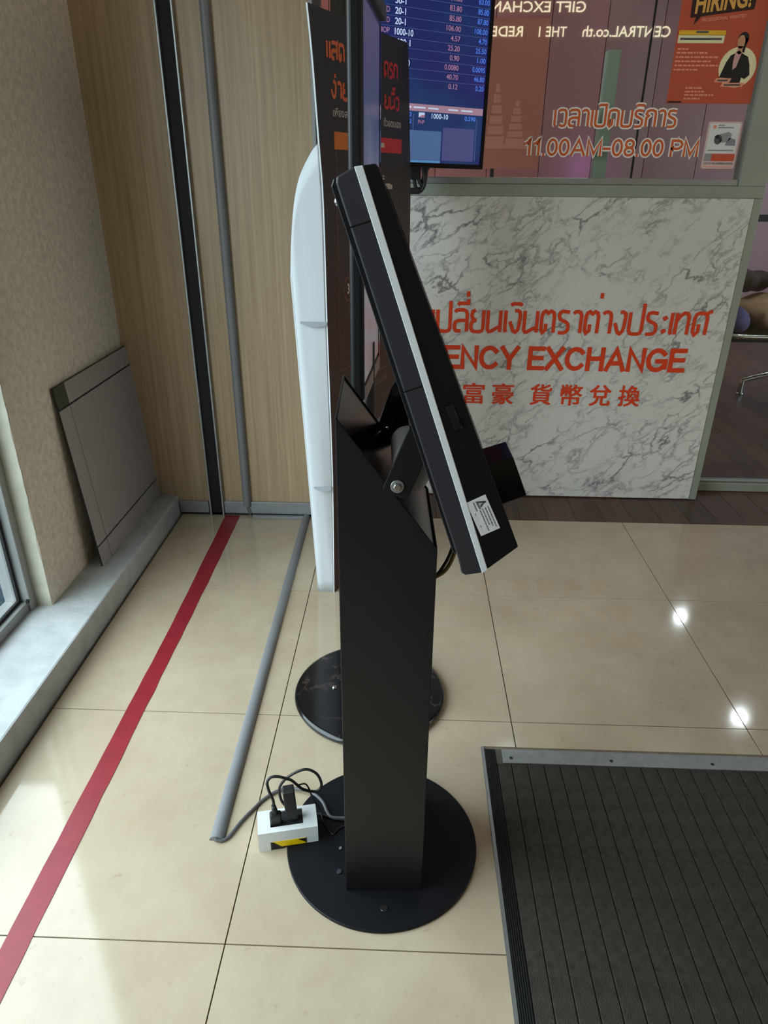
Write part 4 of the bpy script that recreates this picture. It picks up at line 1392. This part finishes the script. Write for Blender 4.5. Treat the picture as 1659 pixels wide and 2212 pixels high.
CX0, CX1, CY0, CY1 = 0.2090, 0.3565, 0.113, 0.338
ZL, ZR = 0.975, 0.770
slope = lambda x, d=0.0: ZL + (ZR - ZL) * (x - CX0) / (CX1 - CX0) - d
cw = 0.0025
colb = B()
for ya, yb in ((CY0, CY0 + cw), (CY1 - cw, CY1)):
    colb.xz([(CX0, 0.0068), (CX1, 0.0068), (CX1, ZR), (CX0, ZL)], ya, yb)
colb.box(CX0, CX0 + cw, CY0 + cw, CY1 - cw, 0.0068, ZL)
colb.box(CX1 - cw, CX1, CY0 + cw, CY1 - cw, 0.0068, ZR + 0.002)
obj('column', colb.xf(RK), MAT['black'], ks, 0.0012, 2)
tpz = 0.004
tb_ = B().prism([(CX0 + cw, CY0 + cw, slope(CX0 + cw, tpz)), (CX1 - cw, CY0 + cw, slope(CX1 - cw, tpz)), (CX1 - cw, CY1 - cw, slope(CX1 - cw, tpz)), (CX0 + cw, CY1 - cw, slope(CX0 + cw, tpz))], (0, 0, -0.003))
obj('top_plate', tb_.xf(RK), MAT['semigloss'], ks)
for yq, zq in ((0.29, 0.955), (0.16, 0.90)):
    obj('side_screw', B().sphere((CX0 - 0.0005, yq, zq), 0.003, 0.005, 0.005, 14, 8).xf(RK), MAT['chrome'], ks)

# tilted head: back shell, white strip, front shell between near side y=.03 and far side
HY0, HY1 = 0.030, 0.430
back_poly = [(0.224, 1.254), (0.2215, 1.262), (0.222, 1.268), (0.241, 1.278), (0.411, 0.780), (0.388, 0.776), (0.3825, 0.780), (0.377, 0.802)]
strip_poly = [(0.241, 1.278), (0.250, 1.2792), (0.418, 0.786), (0.411, 0.780)]
front_poly = [(0.250, 1.2792), (0.264, 1.281), (0.267, 1.277), (0.457, 0.821), (0.418, 0.786)]
hd = obj('head_back_shell', B().xz(back_poly, HY0, HY1).xf(RK), MAT['shell'], ks, 0.002, 2)
obj('light_strip', B().xz(strip_poly, HY0 - 0.0012, HY1 + 0.0012).xf(RK), MAT['led'], ks, 0.0006, 1)
hf = obj('head_front_shell', B().xz(front_poly, HY0, HY1).xf(RK), MAT['black2'], ks, 0.0015, 2)
# seams and slot cover on the near side
d_ = (Vector((0.377, 0, 0.802)) - Vector((0.224, 0, 1.254))).normalized()
pp = Vector((-d_.z, 0, d_.x)) * -1
for (xa, za), (xb, zb) in (((0.2345, 1.2185), (0.2585, 1.2255)), ((0.2975, 1.034), (0.3205, 1.042))):
    a, b_ = Vector((xa, HY0 - 0.0004, za)), Vector((xb, HY0 - 0.0004, zb))
    obj('seam', B().prism([a, b_, b_ + d_ * 0.0012, a + d_ * 0.0012], (0, 0.001, 0)).xf(RK), MAT['gloss'], hd)
obj('slot_cover', B().xz([(0.350, 1.0155), (0.3585, 1.0185), (0.3720, 0.9885), (0.3635, 0.9855)], HY0 - 0.0018, HY0).xf(RK), MAT['black'], hf, 0.0005, 1)
obj('slot', B().xz([(0.3655, 1.000), (0.3672, 1.0005), (0.3700, 0.9925), (0.3685, 0.992)], HY0 - 0.0024, HY0 - 0.0017).xf(RK), MAT['gloss'], hf)
# raised cover on the back of the head, set in from the near side
cov = [(0.2175, 1.262), (0.2195, 1.2668), (0.2225, 1.2655), (0.380, 0.802), (0.3725, 0.805)]
obj('back_cover', B().xz([(0.2150, 1.2585), (0.2180, 1.2665), (0.2260, 1.262), (0.3815, 0.803), (0.3720, 0.800)], HY0 + 0.018, HY1 - 0.018).xf(RK), MAT['black'], ks, 0.001, 1)
obj('cover_screw', B().sphere((0.2205, HY0 + 0.03, 1.243), 0.003, 0.004, 0.005, 12, 8).xf(RK), MAT['chrome'], ks)
# screen glass on the front face (turned away from the camera)
fa, fb_ = Vector((0.267, 0, 1.277)), Vector((0.457, 0, 0.821))
fd = (fb_ - fa).normalized()
fn = Vector((-fd.z, 0, fd.x))
if fn.x < 0:
    fn = -fn
g0, g1 = fa + fd * 0.02 + fn * 0.0003, fa + fd * 0.36 + fn * 0.0003
gs = B()
gs.prism([g0 + Y_ * (HY0 + 0.02), g1 + Y_ * (HY0 + 0.02), g1 + Y_ * (HY1 - 0.02), g0 + Y_ * (HY1 - 0.02)], fn * 0.0008)
obj('touch_screen', gs.xf(RK), MAT['gloss'], ks)
obj('reader_box', B().xz([(0.4165, 0.912), (0.4525, 0.924), (0.4765, 0.8665), (0.4395, 0.8505)], 0.098, 0.160).xf(RK), MAT['gloss'], ks, 0.0012, 2)
# label on the near side
stk = [Vector((0.3830, HY0 - 0.0006, 0.8860)), Vector((0.4070, HY0 - 0.0006, 0.8985)), Vector((0.4300, HY0 - 0.0006, 0.8500)), Vector((0.4055, HY0 - 0.0006, 0.8375))]
so = obj('sticker', B().prism(stk, (0, 0.0006, 0)).xf(RK), MAT['paper'], hf)
so['label'] = 'white label with a dark triangular logo'
su = (stk[3] - stk[0])
sv = (stk[1] - stk[0])
lg = B()
so_ = stk[0] + Vector((0, -0.0003, 0))
LG = plain('charcoal_print', (66, 68, 70), 0.5)
LG2 = plain('mid_grey_logo_print', (110, 112, 114), 0.5)
S_ = lambda a, b_: (a, b_)
poly(lg, so_, su, sv, [(0.06, 0.42), (0.15, 0.90), (0.20, 0.86), (0.125, 0.50)], LG)
poly(lg, so_, su, sv, [(0.15, 0.90), (0.255, 0.60), (0.225, 0.56), (0.160, 0.76)], LG)
poly(lg, so_, su, sv, [(0.06, 0.42), (0.30, 0.46), (0.295, 0.54), (0.105, 0.52)], LG2)
poly(lg, so_, su, sv, [(0.19, 0.70), (0.265, 0.60), (0.245, 0.55), (0.175, 0.60)], LG2)
quad(lg, so_, su, sv, 0.06, 0.32, 0.29, 0.335, LG2)
for a0, a1, b0 in ((0.31, 0.92, 0.88), (0.31, 0.86, 0.74), (0.31, 0.80, 0.60), (0.32, 0.94, 0.46), (0.36, 0.42, 0.18), (0.72, 0.78, 0.18)):
    a = a0
    rr = random.Random(int(b0 * 100))
    while a < a1:
        wv = rr.uniform(0.03, 0.09)
        quad(lg, so_, su, sv, a, min(a + wv, a1), b0 - 0.018, b0 + 0.022, MAT['ink'])
        a += wv + 0.012
quad(lg, so_, su, sv, 0.43, 0.60, 0.168, 0.176, MAT['ink_light'])
quad(lg, so_, su, sv, 0.80, 0.96, 0.168, 0.176, MAT['ink_light'])
obj('sticker_print', lg.xf(RK), None, hf, fix=False)
# hinge arms, bolts and hinge tube
armn = [(0.2745, 0.872), (0.2755, 0.866), (0.2800, 0.864), (0.307, 0.8555), (0.312, 0.860), (0.330, 0.906), (0.333, 0.945), (0.316, 0.960), (0.3095, 0.962)]
obj('hinge_arm', B().xz(armn, 0.1075, 0.1115).xf(RK), MAT['black'], ks, 0.0012, 2)
armf = [(0.262, 0.872), (0.300, 0.855), (0.335, 0.895), (0.325, 0.962), (0.297, 0.966), (0.288, 0.950)]
obj('hinge_arm', B().xz(armf, 0.340, 0.344).xf(RK), MAT['gloss'], ks, 0.0012, 2)
obj('hinge_plate', B().prism([(0.3095, 0.1115, 0.9625), (0.336, 0.1115, 0.898), (0.336, 0.340, 0.898), (0.3095, 0.340, 0.9625)], (0.003, 0, 0.001)).xf(RK), MAT['black'], ks)
bt = obj('hinge_bolt', B().cyl((0.295, 0.1075, 0.875), (0.295, 0.1055, 0.875), 0.0098, 28).xf(RK), MAT['alu'], ks, 0.0008, 2)
obj('bolt_head', B().cyl((0.295, 0.1055, 0.875), (0.295, 0.1015, 0.875), 0.0066, 6, 0.0055).xf(RK), MAT['chrome'], bt, 0.0006, 2)
obj('hinge_bolt', B().sphere((0.283, 0.338, 0.882), 0.0035, 0.004, 0.0035, 12, 8).xf(RK), MAT['chrome'], ks)
obj('hinge_tube', B().cyl((0.314, 0.116, 0.889), (0.314, 0.252, 0.889), 0.0265, 32).xf(RK), MAT['tubegrey'], ks)
cb = B().tube([(0.400, 0.25, 0.735), (0.391, 0.25, 0.692), (0.379, 0.25, 0.662), (0.366, 0.25, 0.642), (0.352, 0.25, 0.628)], 0.0028)
obj('cable', cb, MAT['cord'], ks)
obj('cable', B().tube([(0.404, 0.252, 0.725), (0.396, 0.252, 0.683), (0.384, 0.252, 0.655), (0.366, 0.252, 0.640), (0.352, 0.252, 0.632)], 0.0035), MAT['cord_yellow'], ks)

# ================================================================== POWER BOX BESIDE THE KIOSK
A = Vector((0.026, 0.193, 0))
pu = Vector((0.119, 0.026, 0)).normalized()
pv = Vector((-pu.y, pu.x, 0))
PW, PD, PH = 0.123, 0.058, 0.052
pz0 = 0.0075


def pbox(b, a0, a1, b0, b1, z0, z1, mat=None):
    pts = [A + pu * a + pv * d for a, d in ((a0, b0), (a1, b0), (a1, b1), (a0, b1))]
    return b.prism([(q.x, q.y, z0) for q in pts], (0, 0, z1 - z0), mat)


pbx = thing('power_outlet_box', 'white socket box with yellow and black tape beside the kiosk base', 'socket', tuple(A + pu * PW / 2 + pv * PD / 2))
wt = 0.003
bx = B()
# shell with an open socket window on top and an open slot low on the front
pbox(bx, 0, PW, 0, wt, 0.024, PH)
pbox(bx, 0, 0.024, 0, wt, 0.0, 0.024)
pbox(bx, 0.098, PW, 0, wt, pz0, 0.024)
pbox(bx, 0, PW, PD - wt, PD, pz0, PH)
pbox(bx, 0, wt, wt, PD - wt, pz0, PH)
pbox(bx, PW - wt, PW, wt, PD - wt, pz0, PH)
pbox(bx, wt, 0.026, wt, PD - wt, PH - wt, PH)
pbox(bx, 0.094, PW - wt, wt, PD - wt, PH - wt, PH)
pbox(bx, 0.026, 0.094, wt, 0.013, PH - wt, PH)
pbox(bx, 0.026, 0.094, 0.052, PD - wt, PH - wt, PH)
obj('housing', bx, MAT['socketwhite'], pbx)
obj('socket_plate', pbox(B(), 0.026, 0.094, 0.013, 0.052, PH - 0.008, PH - 0.004), MAT['rubber'], pbx)
tpb = B()
pbox(tpb, 0.026, 0.097, -0.0008, 0.0, 0.0085, 0.0240, MAT['yellow'])
tp_ = obj('hazard_tape', tpb, None, pbx)
tb2 = B()
F0 = A - pv * 0.0012
poly(tb2, F0, pu, Z_, [(0.026, 0.0085), (0.026, 0.024), (0.030, 0.024), (0.046, 0.0085)], MAT['rubber'])
poly(tb2, F0, pu, Z_, [(0.080, 0.024), (0.097, 0.024), (0.097, 0.0115)], MAT['rubber'])
obj('tape_stripe', tb2, None, tp_, fix=False)
tpl = B()
pbox(tpl, 0.026, 0.052, 0.0002, 0.006, 0.0, 0.0085)
obj('tape_end', tpl, MAT['rubber'], pbx, 0.002)
o_ = obj('tape_band', pbox(B(), 0.0262, 0.0968, 0.0002, wt, 0.0078, 0.0238), MAT['yellow'], pbx)

# plug with its cord
pl = thing('power_plug', 'black mains plug in the left socket of the white box', 'plug', (0.060, 0.222, PH))
b = B()
pbox(b, 0.026, 0.050, 0.018, 0.034, PH - 0.004, PH + 0.026)
obj('body', b, MAT['cord'], pl, 0.004, 3)
c0 = A + pu * 0.038 + pv * 0.026
obj('strain_relief', B().cyl((c0.x, c0.y, PH + 0.024), (c0.x - 0.003, c0.y + 0.002, PH + 0.046), 0.007, 16, 0.0045), MAT['cord'], pl)
obj('cord', B().tube([(c0.x - 0.003, c0.y + 0.002, PH + 0.044), (0.055, 0.228, 0.112), (0.046, 0.235, 0.132), (0.043, 0.240, 0.149), (0.050, 0.245, 0.158), (0.064, 0.248, 0.158), (0.080, 0.25, 0.151), (0.092, 0.253, 0.142), (0.110, 0.258, 0.115), (0.128, 0.268, 0.097), (0.142, 0.272, 0.096), (0.149, 0.276, 0.110), (0.140, 0.28, 0.134), (0.120, 0.28, 0.147), (0.098, 0.276, 0.143), (0.074, 0.274, 0.124), (0.060, 0.276, 0.098), (0.058, 0.278, 0.072), (0.064, 0.278, 0.048), (0.08, 0.281, 0.028), (0.11, 0.286, 0.014), (0.150, 0.282, 0.011), (0.178, 0.272, 0.011), (0.206, 0.272, 0.011)], 0.0030), MAT['cord'], pl)
# tall adapter
ad_ = thing('power_adapter', 'tall black power adapter standing in the right socket of the white box', 'adapter', (0.105, 0.235, PH))
b = B()
pbox(b, 0.060, 0.084, 0.020, 0.044, PH + 0.004, PH + 0.082)
obj('body', b.xf(Matrix.Translation((0.1, 0.23, PH)) @ Matrix.Rotation(math.radians(-3), 4, 'Y') @ Matrix.Translation((-0.1, -0.23, -PH))), MAT['cord'], ad_, 0.0025, 2)
b = B()
for a in (0.066, 0.078):
    pbox(b, a, a + 0.004, 0.030, 0.034, PH - 0.005, PH + 0.006)
obj('prong', b, MAT['rubber'], ad_)
obj('cord', B().tube([(0.103, 0.255, 0.128), (0.116, 0.268, 0.118), (0.124, 0.270, 0.100), (0.126, 0.275, 0.080), (0.130, 0.285, 0.050), (0.142, 0.287, 0.020), (0.150, 0.268, 0.010), (0.161, 0.252, 0.009), (0.175, 0.236, 0.009), (0.186, 0.250, 0.009), (0.206, 0.262, 0.009)], 0.0017), MAT['cord'], ad_)

# grey feed cable from the floor cover to the box
fc = obj('feed_cable', B().tube([(-0.072, 0.214, 0.007), (-0.058, 0.214, 0.004), (-0.045, 0.226, 0.004), (-0.029, 0.262, 0.004), (-0.010, 0.295, 0.004), (0.014, 0.330, 0.004), (0.050, 0.354, 0.006), (0.10, 0.348, 0.012), (0.128, 0.330, 0.016), (0.146, 0.312, 0.014), (0.157, 0.290, 0.012), (0.170, 0.276, 0.012), (0.206, 0.276, 0.012)], 0.0036), MAT['cord_grey'])
tag(fc, 'grey cable running from the floor cover strip past the socket box', 'cable')

# ================================================================== FLOOR DETAILS
# half-round grey cable cover
def half_round(b, p0, p1, w, h, n=10):
    p0, p1 = Vector(p0), Vector(p1)
    d = (p1 - p0).normalized()
    s = d.cross(Z_).normalized()
    vs = []
    for p in (p0, p1):
        for i in range(n + 1):
            a = math.pi * i / n
            vs.append(p + s * (math.cos(a) * w / 2) + Z_ * (math.sin(a) * h))
    m = n + 1
    b.add(vs, [(i, i + 1, m + i + 1, m + i) for i in range(n)], None, True)
    b.add(vs, [list(range(m)), list(range(m, 2 * m))[::-1], (0, m, 2 * m - 1, m - 1)])
    return b


fcov = thing('floor_cable_cover', 'grey half round cable cover strip running along the floor', 'cable cover', (-0.075, 1.0, 0.0005))
obj('long_strip', half_round(B(), (-0.070, 0.217, 0.0005), (-0.0865, 1.757, 0.0005), 0.031, 0.0125), MAT['pvc'], fcov)
obj('short_strip', half_round(B(), (-0.305, 1.7475, 0.0005), (-0.098, 1.7475, 0.0005), 0.020, 0.011), MAT['pvc'], fcov)
cd = thing('wall_conduit', 'grey plastic conduit running up the wood panelling', 'conduit', (-0.327, 1.757, 0.047))
b = B()
n = 12
vs = []
for z in (0.047, 2.995):
    for i in range(n + 1):
        a = math.pi * i / n
        vs.append((-0.3275 + 0.0155 * math.cos(a), 1.7595 - 0.017 * math.sin(a), z))
m = n + 1
b.add(vs, [(i, i + 1, m + i + 1, m + i) for i in range(n)], None, True)
b.add(vs, [list(range(m)), list(range(m, 2 * m))])
b.box(-0.343, -0.312, 1.7596, 1.7708, 0.064, 2.995)
obj('channel', b, MAT['pvc'], cd)
obj('wire', B().tube([(-0.327, 1.752, 0.055), (-0.325, 1.748, 0.040), (-0.319, 1.745, 0.022), (-0.312, 1.745, 0.008), (-0.300, 1.7475, 0.006)], 0.0028), MAT['cord_grey'], cd)

# red tape line, slightly ragged
rt_ = B()
rr = random.Random(5)
ys = [-2.2 + i * 0.06 for i in range(67)]
vs = []
for y in ys:
    y = min(y, 1.758)
    xl = -0.4045 - max(0, y - 1.0) * 0.022
    xr = -0.3565 - max(0, y - 1.2) * 0.006
    e1, e2 = rr.uniform(-0.0008, 0.0008), rr.uniform(-0.0016, 0.0010)
    vs += [(xl + e1, y, 0.0004), (xr + e2, y, 0.0004), (xl + e1, y, 0.0011), (xr + e2, y, 0.0011)]
fs = []
for i in range(len(ys) - 1):
    a, c = 4 * i, 4 * i + 4
    fs += [(a + 2, a + 3, c + 3, c + 2), (a, c, c + 1, a + 1), (a, a + 2, c + 2, c), (a + 1, c + 1, c + 3, a + 3)]
fs += [(0, 1, 3, 2)]
rt_.add(vs, fs)
tag(obj('floor_tape', rt_, MAT['red']), 'long red tape line stuck on the cream floor tiles', 'tape')

# entrance mat: frame, ribbed rubber edge, metal bar, carpet strips
em = thing('entrance_mat', 'recessed charcoal grooved entrance mat with metal edges', 'mat', (1.1, -0.7, -0.012))
obj('mat_bed', B().box(MX0 + 0.001, MX1 - 0.001, MY0 + 0.001, MY1 - 0.001, -0.0118, -0.007), MAT['matbase'], em)
obj('edge_frame', B().box(MX0 + 0.0005, MX0 + 0.0075, MY0 + 0.001, MY1 - 0.001, -0.007, 0.0015), MAT['alu'], em)
obj('edge_frame', B().box(MX0 + 0.008, MX1 - 0.001, MY1 - 0.009, MY1 - 0.001, -0.007, -0.001), plain('worn_brown_edge', (116, 104, 88), 0.7, vary=0.2, vscale=50), em)
rb = B().box(MX0 + 0.008, MX0 + 0.034, MY0 + 0.002, MY1 - 0.0095, -0.007, 0.000)
for i in range(6):
    xx = MX0 + 0.0095 + i * 0.0041
    rb.box(xx, xx + 0.0022, MY0 + 0.002, MY1 - 0.0095, 0.0, 0.0016)
obj('rubber_edge', rb, MAT['rubber'], em)
obj('corner_piece', B().box(MX0 + 0.0345, 0.562, 0.457, MY1 - 0.0095, -0.007, 0.0004), plain('worn_dark_metal', (78, 72, 66), 0.6, vary=0.2, vscale=60), em)
barb = obj('top_bar', B().box(0.5625, MX1 - 0.002, 0.4585, MY1 - 0.0095, -0.007, 0.0025), plain('scuffed_steel_bar', (150, 152, 152), 0.5, 0.4, vary=0.12, vscale=60), em, 0.001, 2)
for i in range(4):
    xs = 0.583 + i * 0.2405
    obj('screw', B().cyl((xs, 0.474, 0.0022), (xs, 0.474, 0.0031), 0.0042, 16), MAT['panelline'], barb)
pitch = 0.03835
i = 0
x = MX0 + 0.0345
first = None
while x + pitch < MX1:
    w_ = 0.0345 if i == 0 else pitch
    bx_ = B().box(x + 0.0007, x + w_ - 0.0007, MY0 + 0.002, 0.4575, -0.0068, 0.0006 + 0.0003 * ((i * 7) % 3))
    obj('carpet_strip', bx_, MAT['matcarpet'], em, 0.0015, 2)
    x += w_
    i += 1

# ================================================================== PANEL LEANING ON THE LEFT WALL
lp = thing('leaning_panel', 'grey panel with dark grooves leaning on the beige wall', 'panel', (-0.695, 1.48, 0.08))
b0, t0 = Vector((-0.688, 1.195, 0.0805)), Vector((-0.737, 1.188, 0.6875))
eu = Vector((0.004, 0.583, 0)).normalized()
el = (t0 - b0)
el = Vector((el.x, 0, el.z)).normalized()
LN, HT = 0.578, 0.609
nrm = eu.cross(el).normalized()
if nrm.x > 0:
    nrm = -nrm


def slab(a0, a1, h0, h1, d0, d1):
    q = [b0 + eu * a + el * h for a, h in ((a0, h0), (a1, h0), (a1, h1), (a0, h1))]
    return B().prism([p_ + nrm * d0 for p_ in q], nrm * (d1 - d0))


obj('backing', slab(0, LN, 0, HT, 0.003, 0.009), MAT['panelline'], lp)
gx0, gx1, gz0, gz1 = 0.068, LN - 0.045, 0.074, HT - 0.068
g = 0.0022
xs_ = [(0, gx0 - g), (gx0 + g * 0.5, gx1 - g * 0.5), (gx1 + g * 0.3, LN)]
zs_ = [(0, gz0 - 0.003), (gz0 + 0.003, gz1 - 0.003), (gz1 + 0.003, HT)]
for a, (xa, xb) in enumerate(xs_):
    for c, (za, zb) in enumerate(zs_):
        dark = (a == 0 and c == 2)
        nm = 'corner_piece' if a != 1 and c != 1 else ('centre_panel' if a == 1 and c == 1 else 'border_strip')
        o = obj(nm, slab(xa, xb, za, zb, 0, 0.003), MAT['olive'] if dark else MAT['panelgrey'], lp)
        if dark:
            o['label'] = 'dark olive worn corner'

for o in bpy.data.objects:
    if '_w' in o.keys():
        del o['_w']
